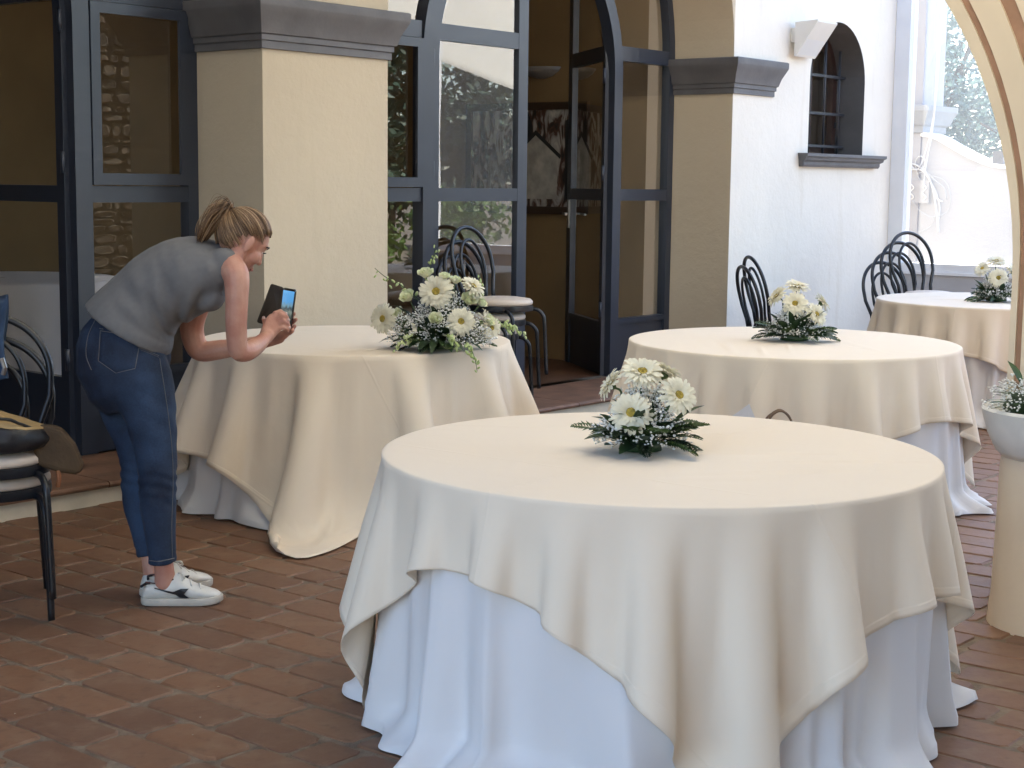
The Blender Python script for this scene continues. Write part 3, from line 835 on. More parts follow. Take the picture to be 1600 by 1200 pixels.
banquet_table(1.388, 7.816, .795, 'round table between the foreground table and the white window wall')
banquet_table(3.309, 10.864, .79, 'farthest round table behind the arch at the right edge')
UG, OG = 'white floor length underskirts of the tables', 'cream square overlay cloths of the tables'
add_cloth(MPA, 'underskirt', (.426, 4.52, 0), 0, 1, 'white floor length underskirt of the large foreground table', 'underskirt', UG)
add_cloth(MQA, 'tablecloth', (.426, 4.52, 0), 0, 1, 'cream square tablecloth draped over the large foreground table', 'tablecloth', OG)
add_cloth(MPB, 'underskirt', (-.765, 7.686, 0), 0, 1, 'white underskirt of the table beside the woman in grey', 'underskirt', UG)
add_cloth(MQB, 'tablecloth', (-.765, 7.686, 0), 0, 1, 'cream tablecloth with a corner trailing on the floor beside the woman', 'tablecloth', OG)
add_cloth(MPA, 'underskirt', (1.388, 7.816, 0), R_(-100), 1.015, 'white underskirt of the middle table by the white wall', 'underskirt', UG)
add_cloth(MQA, 'tablecloth', (1.388, 7.816, 0), R_(-100), 1.015, 'cream tablecloth of the middle table by the white wall', 'tablecloth', OG)
add_cloth(MPA, 'underskirt', (3.309, 10.864, 0), R_(182), 1.0, 'white underskirt of the farthest table behind the arch', 'underskirt', UG)
add_cloth(MQA, 'tablecloth', (3.309, 10.864, 0), R_(182), 1.0, 'cream tablecloth of the farthest table behind the arch', 'tablecloth', OG)
# table seen dimly inside the room
it = thing('indoor_table', 'round table under a pale cloth seen through the dark left door glass', 'table', (0, 0, 0))
mb = MB(); seg = 96; rings = []
for rr, z in ((.02, .76), (.5, .76), (.78, .76), (.80, .75), (.81, .6), (.83, .3), (.85, .01)):
    for k in range(seg):
        a = 2*math.pi*k/seg; amp = max(0, .76-z)*.06
        r2 = rr + amp*(math.cos(13*a)+.6*math.cos(21*a+1))
        mb.v.append((r2*math.cos(a), r2*math.sin(a), z))
for i in range(6):
    for k in range(seg): mb.f.append((i*seg+k, i*seg+(k+1) % seg, (i+1)*seg+(k+1) % seg, (i+1)*seg+k))
mb.build('cloth', WHITE, it, smooth=True)
MB().lathe([(.75, .72), (.77, .73), (.77, .75)], 32).build('tabletop', mat('table_wood', (.25, .15, .08), .5), it)
it.location = F(5.78, -8.85, .105); it.scale = (.9, .9, 1.04)

# ================================================================== chairs
BLACK = mat('black_bent_steel', (.008, .009, .012), .36, spec=.45, coat=.12)
PAD = mat('cream_seat_vinyl', (.62, .52, .42), .55, var=.12, scale=6, bump=.08, bscale=40)
def make_chair():
    t = thing('bistro_chair', 'chair', 'chair')
    mb = MB(); mb.lathe([(.185, .415), (.205, .418), (.207, .43), (.205, .452), (.19, .456), (.185, .45)], 36); mb.build('seat_ring', BLACK, t, smooth=True, angle=50)
    mb = MB(); mb.lathe([(.05, .45), (.19, .452), (.203, .463), (.203, .478), (.188, .492), (.12, .502), (.02, .505)], 36); mb.build('seat_pad', PAD, t, smooth=True)
    for s in (-1, 1):
        mb = MB(); mb.tube(bez([(.10, .13*s, .425), (.165, .165*s, .42), (.205, .178*s, .385), (.215, .182*s, .33), (.222, .188*s, .15), (.228, .192*s, 0)], 5), .0125, 10); mb.build('leg', BLACK, t, smooth=True)
        mb = MB(); mb.tube(bez([(-.165, .15*s, .45), (-.175, .158*s, .40), (-.20, .17*s, .2), (-.23, .18*s, 0)], 4), .0125, 10); mb.build('leg', BLACK, t, smooth=True)
    def hoop(w, zb, zt, x0, x1, bul):
        pts = []
        for k in range(41):
            a = math.pi*k/40
            if a <= 0: pass
            yy = -w*math.cos(a)
            zz = zt - (zt-zb)*.42 + (zt-zb)*.42*math.sin(a)
            pts.append((yy, zz))
        path = [(-w*bul, zb), (-w*(bul+.04), zb+(zt-zb)*.2), (-w*.98, zb+(zt-zb)*.42)] + pts + [(w*.98, zb+(zt-zb)*.42), (w*(bul+.04), zb+(zt-zb)*.2), (w*bul, zb)]
        return [(x0+(x1-x0)*((z-zb)/(zt-zb))**1.2, y, z) for y, z in path]
    mb = MB(); mb.tube(hoop(.215, .44, .94, -.165, -.29, .74), .0135, 10); mb.build('back_hoop', BLACK, t, smooth=True)
    mb = MB(); mb.tube(hoop(.125, .45, .86, -.172, -.268, .66), .0105, 10); mb.build('inner_hoop', BLACK, t, smooth=True)
    return t
chair0 = make_chair(); chair0_kids = kids(chair0); used0 = [False]
def chair(x, y, z, rz, label, group):
    if not used0[0]:
        used0[0] = True; chair0.location = (x, y, z); chair0.rotation_euler = (0, 0, rz); chair0['label'] = label; chair0['group'] = group; return chair0
    return dup(chair0, (x, y, z), rz, label, group, chair0_kids)
def stack(x, y, z, facing, n, shift, labels, group):
    for k in range(n):
        chair(x+shift[0]*k, y+shift[1]*k, z+shift[2]*k, facing + random.uniform(-.02, .02), labels[k], group)
random.seed(21)
G = 'black bentwood style chairs with cream seats'
stack(-1.845, 5.54, 0, math.atan2(-.95, .30), 2, (.012, -.035, .085), ['lower black chair at the left edge, under the chair with the handbag', 'black chair at the left edge carrying the handbag'], G)
stack(-.165, 10.22, .108, math.atan2(-.55, .84), 3, (.045, -.022, .095), ['bottom chair of the stack before the arched glass door', 'middle chair of the stack before the arched glass door', 'top chair of the stack before the arched glass door, its cream seat showing'], G)
stack(1.95, 11.62, 0, R_(10), 2, (.05, .01, .07), ['lower of two black chairs against the white wall behind the middle table', 'upper of two black chairs against the white wall behind the middle table'], G)
stack(3.02, 12.2, 0, math.atan2(-.85, .5), 4, (.066, .0, .078), ['bottom chair of the tall stack behind the farthest table', 'second chair up in the tall stack behind the farthest table', 'third chair up in the tall stack behind the farthest table', 'top chair of the tall stack behind the farthest table'], G)

# ================================================================== wall fittings
wl_ = thing('wall_speaker', 'white wedge shaped speaker box on the wall beside the barred window', 'speaker', F(11.2, -6.28, 2.65))
WPL = mat('off_white_plastic', (.70, .69, .66), .5, var=.05, scale=4)
mb = MB(); prof = [(-6.225, 2.79), (-6.03, 2.80), (-6.03, 2.785), (-6.215, 2.53), (-6.225, 2.53)]
mb.prism(prof, 11.13, 11.45, lambda u, t, w: F(t, u, w)); mb.build('cabinet', WPL, wl_)
mb = MB(); mb.prism([(-6.045, 2.772), (-6.041, 2.770), (-6.204, 2.545), (-6.208, 2.548)], 11.145, 11.435, lambda u, t, w: F(t, u, w)); mb.build('grille', mat('speaker_grille', (.66, .67, .68), .6, bump=.3, bscale=400), wl_)
MB().box((11.17, -6.279, 2.64), (11.25, -6.224, 2.75), F).build('bracket', WPL, wl_)
# junction box with a hank of pale cable, on the garden wall beyond the glass
jb = thing('junction_box', 'grey junction box on the garden wall behind the hanging cables', 'junction box', F(15.8, -7.27, 1.47))
JX = 15.795
MB().box((JX-.05, -7.39, 1.36), (JX, -7.16, 1.60), F).build('box', mat('grey_box_plastic', (.36, .36, .38), .5, var=.1, scale=6), jb)
for dd in (-7.345, -7.205):
    mb = MB(); mb.tube(bez([F(JX-.06, dd+.02*math.sin(k*1.3), 1.40+.02*k) for k in range(9)], 3), .006, 6); mb.build('twisted_wire', WPL, jb)
cb = thing('cable_hank', 'bundle of pale cables hanging down the garden wall', 'cables', F(15.79, -7.15, 1.4))
CAB = mat('pale_cable', (.55, .56, .58), .5)
CAB2 = mat('grey_cable', (.40, .41, .43), .5)
random.seed(5)
def wall_path(pts, off=.03): return bez([F(JX-off-random.uniform(0, .03), d, z) for d, z in pts], 5)
for pts, r, mm in [
    ([(-7.10, 3.4), (-7.12, 2.6), (-7.15, 2.1), (-7.20, 1.75), (-7.22, 1.5)], .012, CAB),
    ([(-7.14, 3.4), (-7.14, 2.6), (-7.17, 2.1), (-7.28, 1.72), (-7.4, 1.78)], .012, CAB),
    ([(-7.48, 1.74), (-7.38, 1.77), (-7.28, 1.74), (-7.18, 1.65), (-7.10, 1.45), (-7.05, 1.2), (-7.04, 1.06)], .017, CAB),
    ([(-7.46, 1.69), (-7.36, 1.71), (-7.24, 1.70), (-7.15, 1.6), (-7.08, 1.42), (-7.0, 1.38)], .015, CAB),
    ([(-7.25, 1.75), (-7.17, 1.62), (-7.1, 1.5), (-7.04, 1.32), (-7.045, 1.12)], .014, CAB),
    ([(-7.3, 1.66), (-7.33, 1.78), (-7.27, 1.85), (-7.21, 1.8), (-7.25, 1.68)], .010, CAB),
    ([(-7.2, 1.66), (-7.0, 1.6), (-6.92, 1.45), (-6.95, 1.28), (-7.1, 1.22), (-7.25, 1.28), (-7.33, 1.38)], .008, CAB2),
    ([(-7.07, 1.25), (-7.12, 1.13), (-7.25, 1.06), (-7.34, 1.06)], .008, CAB2),
    ([(-7.25, 1.58), (-7.3, 1.66), (-7.2, 1.68), (-7.1, 1.6), (-7.0, 1.52), (-6.96, 1.4)], .010, CAB2)]:
    mb = MB(); mb.tube(wall_path(pts), r*.62, 7); mb.build('cable', mm, cb, smooth=True)
# painting and wall light in the room
pt = thing('painting', 'dark framed painting of a church on the room wall behind the open door', 'painting', F(10.18, -7.9, 1.7))
PF = mat('dark_picture_frame', (.05, .03, .02), .4)
x0, x1, z0, z1 = -8.75, -7.50, 1.28, 2.17
WP = lambda d, t, z: F(t, d, z)
for q in ((x0, x0+.06, z0, z1), (x1-.06, x1, z0, z1), (x0+.06, x1-.06, z0, z0+.06), (x0+.06, x1-.06, z1-.06, z1)):
    MB().box((q[0], 10.155, q[2]), (q[1], 10.197, q[3]), WP).build('frame_rail', PF, pt)
pm = bpy.data.materials.new('church_canvas'); pm.use_nodes = True
nt = pm.node_tree; b_ = nt.nodes['Principled BSDF']; b_.inputs['Roughness'].default_value = .6
nz = nt.nodes.new('ShaderNodeTexNoise'); nz.inputs['Scale'].default_value = 5; nz.inputs['Detail'].default_value = 8; nz.inputs['Distortion'].default_value = 1.5
tc = nt.nodes.new('ShaderNodeTexCoord'); mpn = nt.nodes.new('ShaderNodeMapping'); mpn.inputs['Scale'].default_value = (2, 2, .8)
cr_ = nt.nodes.new('ShaderNodeValToRGB'); e = cr_.color_ramp.elements
e[0].position = .36; e[0].color = (.02, .018, .016, 1); e[1].position = .72; e[1].color = (.55, .52, .46, 1)
x = e.new(.46); x.color = (.09, .04, .025, 1); x = e.new(.54); x.color = (.30, .28, .26, 1)
nt.links.new(tc.outputs['Object'], mpn.inputs[0]); nt.links.new(mpn.outputs[0], nz.inputs['Vector']); nt.links.new(nz.outputs['Fac'], cr_.inputs['Fac']); nt.links.new(cr_.outputs['Color'], b_.inputs['Base Color'])
MB().box((x0+.05, 10.175, z0+.05), (x1-.05, 10.19, z1-.05), WP).build('canvas', pm, pt)
PB_ = mat('painted_black_line', (.02, .02, .02), .6); PW_ = mat('painted_pale_plane', (.50, .48, .43), .6, var=.4, scale=9)
def paint_poly(pts, m, t=10.173): 
    mb = MB(); mb.prism(pts, t, t+.0015, WP); mb.build('painted_shape', m, pt)
paint_poly([(-8.25, 1.40), (-8.25, 1.75), (-8.02, 1.92), (-7.80, 1.75), (-7.80, 1.40)], PW_)
paint_poly([(-8.28, 1.75), (-8.02, 1.95), (-7.76, 1.75), (-7.77, 1.72), (-8.02, 1.91), (-8.26, 1.72)], PB_, 10.171)
paint_poly([(-8.15, 1.86), (-8.15, 1.98), (-8.10, 2.10), (-8.05, 1.98), (-8.05, 1.90)], PB_, 10.170)
paint_poly([(-7.72, 1.40), (-7.72, 2.02), (-7.66, 2.05), (-7.60, 2.02), (-7.60, 1.40)], PB_, 10.170)
sc_ = thing('wall_light', 'unlit grey bowl wall light above the painting', 'wall light', F(10.19, -7.9, 2.42))
mb = MB(); P = []
for i, (r, z) in enumerate(((.04, 0), (.10, .015), (.16, .05), (.19, .085), (.185, .088), (.15, .06))):
    for k in range(15):
        a = math.pi*k/14; P.append(F(10.197 - r*math.sin(a)*.75, -7.98 + r*math.cos(a), 2.36+z))
mb.add(P, [(i*15+k, i*15+k+1, (i+1)*15+k+1, (i+1)*15+k) for i in range(5) for k in range(14)])
mb.build('bowl', mat('grey_ceramic', (.22, .21, .2), .4), sc_, smooth=True)
MB().box((10.17, -8.02, 2.36), (10.198, -7.94, 2.45), F).build('back_plate', mat('grey_ceramic', (.22, .21, .2), .4), sc_)

# ---- paper bag behind the foreground table
pb = thing('paper_bag', 'white paper carrier bag with a looped handle behind the foreground table', 'bag', (0, 0, 0))
PAP = mat('white_paper', (.72, .69, .66), .8, var=.06, scale=5, bump=.1, bscale=20)
mb = MB()
for p, q in (((-.15, -.06), (.15, -.06)), ((.15, -.06), (.15, .06)), ((.15, .06), (-.15, .06)), ((-.15, .06), (-.15, -.06))):
    mb.add([(*p, 0), (*q, 0), (q[0]*1.02, q[1]*1.1, .60), (p[0]*1.02, p[1]*1.1, .60)], [(0, 1, 2, 3)])
mb.add([(-.15, -.06, 0), (.15, -.06, 0), (.15, .06, 0), (-.15, .06, 0)], [(0, 1, 2, 3)])
mb.build('body', PAP, pb, fixn=False)
HND = mat('twisted_paper_cord', (.16, .10, .06), .7)
for yy, dz in ((-.066, .0), (.066, -.015)):
    mb = MB(); mb.tube(bez([(.02, yy, .585), (.022, yy, .63), (.045, yy*1.02, .67+dz), (.075, yy*1.02, .685+dz), (.105, yy*1.02, .665+dz), (.122, yy, .62), (.128, yy, .585)], 5), .0045, 6); mb.build('handle', HND, pb, smooth=True)
fl_ = MB(); fl_.add([(-.20, -.05, .585), (-.045, -.045, .705), (.01, -.03, .585), (-.055, -.05, .58)], [(0, 1, 2, 3)]); 
fl_.add([(-.20, -.047, .585), (-.045, -.042, .705), (.01, -.027, .585), (-.055, -.047, .58)], [(3, 2, 1, 0)]); fl_.build('paper_sheet', PAP, pb, fixn=False)
pb.location = (.955, 6.02, 0); pb.rotation_euler = (0, 0, R_(-8))

# ---- things on the left chairs
BAGL = mat('black_bag_leather', (.014, .014, .016), .42, var=.3, scale=14, bump=.35, bscale=35)
TAN = mat('tan_bag_leather', (.45, .30, .13), .5, var=.25, scale=8, bump=.15, bscale=50)
OLIVE = mat('brown_suede', (.085, .050, .022), .85, var=.35, scale=9, bump=.2, bscale=60)
DEN = mat('denim_blue', (.045, .085, .16), .85, var=.45, scale=14, bump=.25, bscale=300)
hb = thing('handbag', 'black leather handbag with a tan top lying on the left chair', 'handbag', (0, 0, 0))
mb = MB(); mb.lathe([(.05, 0), (.16, .004), (.185, .025), (.192, .05), (.18, .085), (.172, .092)], 28, sx=1.0, sy=.72); o = mb.build('body', BAGL, hb, smooth=True)
mb = MB(); mb.lathe([(.174, .088), (.168, .100), (.12, .112), (.05, .118), (.01, .119)], 28, sx=1.0, sy=.72); mb.build('flap', TAN, hb, smooth=True)
mb = MB(); mb.lathe([(.075, .112), (.082, .118), (.08, .126), (.06, .132), (.01, .134)], 20, c=(-.02, -.02, 0), sx=1.1, sy=.6); mb.build('pouch', TAN, hb, smooth=True)
mb = MB(); mb.tube(bez([(-.15, -.03, .09), (-.06, -.105, .125), (.03, -.12, .128), (.10, -.09, .115), (.16, -.02, .09)], 5), .006, 6); mb.build('strap', BAGL, hb, smooth=True)
from mathutils import noise
for c_ in kids(hb):      # slumped, uneven leather
    for v in c_.data.vertices:
        q = v.co.copy(); n_ = noise.noise(q*9+Vector((3, 1, 2))); m_ = noise.noise(q*22)
        v.co.x += .030*n_+.006*m_; v.co.y += .022*noise.noise(q*8+Vector((9, 4, 1))); v.co.z += (.028*noise.noise(q*7+Vector((1, 8, 5)))+.005*m_ - .16*max(0, q.x-.02)*(q.z/.1))*min(1, q.z/.05)
hb.location = (-1.80, 5.43, .593); hb.rotation_euler = (R_(3), R_(-2), R_(10))
sb = thing('suede_bag', 'brown suede bag hanging from the side of the left chair', 'bag', (0, 0, 0))
poly = [(-.08, .15), (-.02, .165), (.03, .15), (.075, .09), (.10, .02), (.095, -.01), (.07, -.016), (.02, -.008), (-.06, .02)]
mb = MB(); mb.prism(poly, -.03, .03, lambda u, t, w: (u, t, w)); o = mb.build('body', OLIVE, sb)
bv = o.modifiers.new('round', 'BEVEL'); bv.width = .02; bv.segments = 3
mb = MB(); mb.tube(bez([(.015, -.02, .0), (.017, -.03, -.03), (.012, -.028, -.055)], 4), .008, 6); mb.build('tassel', mat('orange_cord', (.25, .09, .03), .7), sb)
sb.location = (-1.60, 5.47, .515); sb.rotation_euler = (0, 0, R_(12))
dj = thing('denim_jacket', 'pale blue denim jacket hanging over the back of the left chair', 'jacket', (0, 0, 0))
def sheet(fn, nu, nv):
    mb = MB(); mb.v = [fn(i/nu, j/nv) for i in range(nu+1) for j in range(nv+1)]
    mb.f = [(i*(nv+1)+j, i*(nv+1)+j+1, (i+1)*(nv+1)+j+1, (i+1)*(nv+1)+j) for i in range(nu) for j in range(nv)]; return mb
mb = sheet(lambda u, v: (-.14+.28*u + .012*math.sin(9*v+4*u), (.10-.2*v)*(.25+.75*abs(2*v-1))*.5 + .012*math.sin(14*u+3*v), .30-abs(2*v-1)*.30 + .012*math.sin(7*u)), 22, 22)
o = mb.build('body', DEN, dj, smooth=True); so = o.modifiers.new('thick', 'SOLIDIFY'); so.thickness = .009
MB().tube([(.125, -.06, .08), (.135, -.065, .045), (.128, -.06, .02)], .009, 8).build('buckle', mat('brushed_steel', (.5, .5, .5), .3, metal=1.0), dj)
dj.location = (-1.985, 5.73, .80); dj.rotation_euler = (0, 0, R_(15))

# ================================================================== flower arrangements
PETAL = mat('ivory_petal', (.80, .76, .60), .6, var=.10, scale=12, trans=.25)
DISC = mat('yellow_flower_eye', (.50, .36, .05), .8, var=.5, scale=60, col2=(.20, .16, .03), bump=.5, bscale=200)
LEAFM = mat('dark_green_leaf', (.030, .065, .022), .45, var=.45, scale=9, trans=.15)
LEAF2 = mat('mid_green_leaf', (.060, .115, .030), .5, var=.4, scale=9, trans=.2)
EUCA = mat('grey_green_leaf', (.085, .13, .095), .6, var=.3, scale=9, trans=.15)
GYPS = mat('gypsophila_white', (.84, .83, .79), .8, var=.15, scale=30)
STEM = mat('green_stem', (.055, .10, .028), .6, var=.3, scale=10)
ROSEM = mat('greenish_rose_petal', (.80, .79, .60), .55, var=.15, scale=10, col2=(.70, .74, .48), trans=.25)
BUDM = mat('green_white_bud', (.62, .68, .38), .6, var=.3, scale=20, col2=(.40, .50, .18), trans=.2)
def basis(n, spin=0.0):
    n = Vector(n).normalized(); q = n.to_track_quat('Z', 'Y').to_matrix()
    return q @ Matrix.Rotation(spin, 3, 'Z')
def petal_ring(mb, count, r0, r1, w, lift, droop, rnd, B, c):
    for k in range(count):
        a = 2*math.pi*(k+rnd.uniform(-.25, .25))/count; L = r1*rnd.uniform(.90, 1.05); ww = w*rnd.uniform(.85, 1.15)
        ca, sa = math.cos(a), math.sin(a); tw = rnd.uniform(-.25, .25); dl = rnd.uniform(-.006, .006)*r1/.05
        rows = []
        for t, wf in ((0, .45), (.35, .85), (.7, 1.0), (.92, .75), (1.0, .22)):
            rr = r0 + (L-r0)*t; zz = lift*math.sin(t*1.9) - droop*t*t + dl*t
            for sgn in (-1, 0, 1):
                x, y = rr, sgn*ww*wf
                rows.append(Vector((x*ca-y*sa, x*sa+y*ca, zz + (abs(sgn)*.12*ww + sgn*tw*ww*.6))))
        vs = [B @ v + Vector(c) for v in rows]
        fs = [(i*3+j, i*3+j+1, (i+1)*3+j+1, (i+1)*3+j) for i in range(4) for j in range(2)]
        mb.add(vs, fs)
GERB = []
def gerbera_meshes():
    rnd = random.Random(3)
    for v in range(4):
        I = Matrix.Identity(3); mb = MB()
        petal_ring(mb, 24, .008, .055, .0058, .010, .012, rnd, I, (0, 0, 0)); petal_ring(mb, 22, .008, .050, .0055, .014, .004, rnd, I, (0, 0, .003))
        petal_ring(mb, 20, .007, .030, .0035, .012, -.002, rnd, I, (0, 0, .005))
        p = mb.mesh('petals', PETAL, True)
        mb = MB(); mb.lathe([(.0125, .004), (.012, .010), (.0085, .0115), (.004, .0095), (.0005, .009)], 16)
        for k in range(40):
            a = rnd.uniform(0, 6.28); r = .012*math.sqrt(rnd.random()); mb.ball((r*math.cos(a), r*math.sin(a), .0105), .0013, 5, 4)
        d = mb.mesh('flower_eye', DISC, True)
        mb = MB(); mb.lathe([(.003, -.016), (.009, -.010), (.013, -.002), (.010, .002)], 12); cx = mb.mesh('calyx', STEM, True)
        GERB.append((p, d, cx))
gerbera_meshes()
def place(me, name, parent, loc, B, sc=1.0):
    o = put(name, me, parent, Vector(loc)); o.rotation_euler = B.to_euler()
    o.scale = (sc, sc, sc) if not isinstance(sc, tuple) else sc
    return o
def gerbera(root, p, n, r, k, base):
    pm, dm, cm = GERB[k % 4]; B = basis(n, k*1.3)
    g = place(pm, 'gerbera', root, p, B, r/.055)
    for nm, me in (('flower_eye', dm), ('calyx', cm)):
        o = put(nm, me, g, Vector((0, 0, 0)))
    nn = Vector(n).normalized(); pv = Vector(p); b = Vector(base)
    MB().tube(bez([b, b.lerp(pv, .5) + Vector((0, 0, .01)), pv - nn*.035, pv - nn*.012], 5), .0032, 6).build('stem', STEM, root, smooth=True, loc=(0, 0, 0))
def rose_mesh(seed):
    rnd = random.Random(seed); mb = MB()
    for ring, (cnt, r, h, open_) in enumerate(((3, .008, .038, .0), (4, .014, .038, .06), (5, .0195, .036, .20), (5, .0245, .031, .42))):
        for k in range(cnt):
            a0 = 2*math.pi*k/cnt + ring*.7 + rnd.uniform(-.15, .15); span = 2*math.pi/cnt*1.35
            vs = []; nu, nv = 6, 4
            for i in range(nu+1):
                u = i/nu - .5
                for j in range(nv+1):
                    v = j/nv
                    rr = r*(.35+.65*math.sin(min(v*1.5, 1.57))) + open_*.018*v*v*v + .0012*ring
                    hh = h*v*(1-.35*(2*u)**2*v)
                    a = a0 + span*u*(1-.15*v)
                    vs.append((rr*math.cos(a), rr*math.sin(a), hh - .012))
            mb.add(vs, [(i*(nv+1)+j, i*(nv+1)+j+1, (i+1)*(nv+1)+j+1, (i+1)*(nv+1)+j) for i in range(nu) for j in range(nv)])
    mb.ball((0, 0, .008), .0095, 8, 6, (1, 1, 1.5))
    return mb.mesh('rose', ROSEM, True)
ROSES = [rose_mesh(1), rose_mesh(2)]
def leaf_mesh(name, L, W, m, curl=.25, pts=7):
    mb = MB(); vs = []
    for i in range(pts):
        t = i/(pts-1); w = W*math.sin(math.pi*min(1, t*.92+.04))**.8*(1-.25*t) if 0 < i < pts-1 else W*.06
        x = L*t; z = curl*L*(t-t*t*1.4)
        vs += [(x, -w, z+.18*w), (x, 0, z), (x, w, z+.18*w)]
    mb.add(vs, [(i*3+j, i*3+j+1, (i+1)*3+j+1, (i+1)*3+j) for i in range(pts-1) for j in range(2)])
    return mb.mesh(name, m, True)
LF_POINT = [leaf_mesh('leaf', .085, .017, LEAFM, .3), leaf_mesh('leaf', .065, .016, LEAF2, .2), leaf_mesh('leaf', .10, .013, LEAFM, .35)]
LF_ROUND = leaf_mesh('leaf', .042, .019, EUCA, .1)
def fern_mesh(L, seed, m):
    rnd = random.Random(seed); mb = MB(); mb.tube([(L*t, 0, .20*L*(t-t*t*1.7)) for t in (0, .25, .5, .75, 1)], [.0016, .0014, .0012, .001, .0006], 5)
    n = 17
    for k in range(1, n):
        t = k/n; ln = L*.28*math.sin(math.pi*min(1, .12+t*.86))**.7
        for sg in (-1, 1):
            bx, bz = L*t, .20*L*(t-t*t*1.7); dx, dy = ln*.62, sg*ln*.78; dr = rnd.uniform(-.15, .1)*ln
            px, py = -dy/ln*.0055, dx/ln*.0055*sg*sg
            mb.add([(bx, 0, bz), (bx+dx*.5+px*.8, dy*.5+py*.8, bz+.003), (bx+dx, dy, bz+dr), (bx+dx*.5-px*.8, dy*.5-py*.8, bz+.003)], [(0, 1, 2, 3)])
    return mb.mesh('fern_frond', m, True)
FERNS = [fern_mesh(.12, 1, LEAF2), fern_mesh(.10, 2, LEAFM)]
def baby_breath(root, centre, rad, n, seed, front=None, zmin=.01):
    """white specks on hair-thin stems; past counting, so one part"""
    rnd = random.Random(seed); mb = MB(); st = MB()
    for k in range(n):
        while True:
            v = Vector((rnd.gauss(0, 1), rnd.gauss(0, 1), abs(rnd.gauss(0, 1)) + .05)); v.normalize()
            r = rnd.uniform(.72, 1.06)
            p = Vector((v.x*rad[0], v.y*rad[1], v.z*rad[2]))*r
            if p.z > zmin: break
        s = rnd.uniform(.0032, .0054)
        for j in range(rnd.choice((2, 3, 3, 4))):
            q = p + Vector((rnd.gauss(0, .007), rnd.gauss(0, .007), rnd.gauss(0, .006)))
            mb.ball(Vector(centre)+q, s*rnd.uniform(.7, 1.1), 5, 4, (1, 1, .8))
            if j == 0: st.tube([Vector(centre)+p*.35, Vector(centre)+p*.7+Vector((0, 0, .008)), Vector(centre)+q], .0007, 3, cap=False)
    tag(mb.build('baby_breath', GYPS, root, smooth=True, fixn=False, loc=(0, 0, 0)), kind='stuff')
    tag(st.build('fine_stems', STEM, root, fixn=False, loc=(0, 0, 0)), kind='stuff')
def greens(root, rad, seed, n_point=22, n_fern=9, n_round=8, droop=0.0):
    rnd = random.Random(seed)
    mb = MB(); mb.lathe([(.02, .0), (rad*.45, .004), (rad*.40, .03), (rad*.22, .05), (.01, .055)], 16)
    mb.build('foam_base', LEAFM, root, smooth=True, loc=(0, 0, 0))
    def one(me, nm, r0, el, sc):
        a = rnd.uniform(0, 6.28); x = Vector((math.cos(a)*math.cos(el), math.sin(a)*math.cos(el), math.sin(el)))
        y = Vector((-math.sin(a), math.cos(a), 0)); z = x.cross(y)
        B = Matrix((x, y, z)).transposed() @ Matrix.Rotation(rnd.uniform(-.5, .5), 3, 'X')
        place(me, nm, root, (math.cos(a)*r0, math.sin(a)*r0, .018 + rnd.uniform(0, .02) + max(0, math.sin(el))*.03), B, sc*rnd.uniform(.85, 1.2))
    for k in range(n_fern): one(FERNS[k % 2], 'fern_frond', rad*.45, R_(rnd.uniform(-8, 30)), rad/.13)
    for k in range(n_point): one(LF_POINT[k % 3], 'leaf', rad*rnd.uniform(.25, .6), R_(rnd.uniform(0, 62)), rad/.12)
    for k in range(n_round): one(LF_ROUND, 'leaf', rad*rnd.uniform(.5, .75), R_(rnd.uniform(0, 45)), 1.0)
FG = 'white flower centrepieces on the tables'
CAMD = Vector((0, -1, .12))
def arrangement(name, label, loc, sc, heads, seed, group):
    t = thing(name, label, 'flowers', (0, 0, 0), 0, group)
    greens(t, .140*sc, seed, 40, 19, 10)
    baby_breath(t, (0, 0, .015), (.132*sc, .118*sc, .118*sc), int(300*sc), seed)
    baby_breath(t, (.005, .015, .03), (.095*sc, .085*sc, .175*sc), int(170*sc), seed+50, zmin=.06)
    rn_ = random.Random(seed+7)
    for k in range(14):
        a = rn_.uniform(0, 6.28); el = R_(rn_.uniform(45, 85)); x = Vector((math.cos(a)*math.cos(el), math.sin(a)*math.cos(el), math.sin(el))); y = Vector((-math.sin(a), math.cos(a), 0))
        place(LF_POINT[k % 3], 'leaf', t, (math.cos(a)*.035, math.sin(a)*.03+.01, .05+rn_.uniform(0, .06)), Matrix((x, y, x.cross(y))).transposed(), rn_.uniform(.8, 1.15)*sc)
    for k, (p, n, r) in enumerate(heads): gerbera(t, p, n, r*1.12, k+seed, (p[0]*.25, p[1]*.25, .03))
    t.location = loc
    return t
arrangement('centrepiece', 'white gerbera and fern centrepiece on the large foreground table', (.372, 4.515, .769), 1.0,
    [((-.035, -.085, .120), (-.12, -.9, .42), .057), ((.000, -.01, .225), (.05, -.55, .85), .058), ((.100, -.045, .165), (.38, -.75, .55), .054),
     ((-.085, .03, .185), (-.80, -.05, .55), .050), ((.072, .055, .215), (.5, .35, .8), .050)], 2, FG)
arrangement('centrepiece', 'white gerbera centrepiece on the middle table by the white wall', (1.396, 7.83, .769), 1.12,
    [((-.012, -.06, .185), (-.1, -.85, .5), .060), ((-.085, .02, .215), (-.75, -.2, .62), .056), ((.012, .03, .262), (.1, -.25, .95), .060),
     ((.090, -.07, .135), (.55, -.7, .6), .056), ((.135, .03, .185), (.8, .0, .6), .052)], 6, FG)
arrangement('centrepiece', 'white gerbera centrepiece on the farthest table beside the arch', (3.27, 10.72, .769), 1.12,
    [((-.015, -.07, .160), (-.15, -.9, .35), .062), ((-.10, .0, .215), (-.6, -.4, .7), .056), ((-.005, .02, .265), (0, -.35, .93), .062), ((.10, .0, .2), (.6, -.5, .6), .058)], 9, FG)
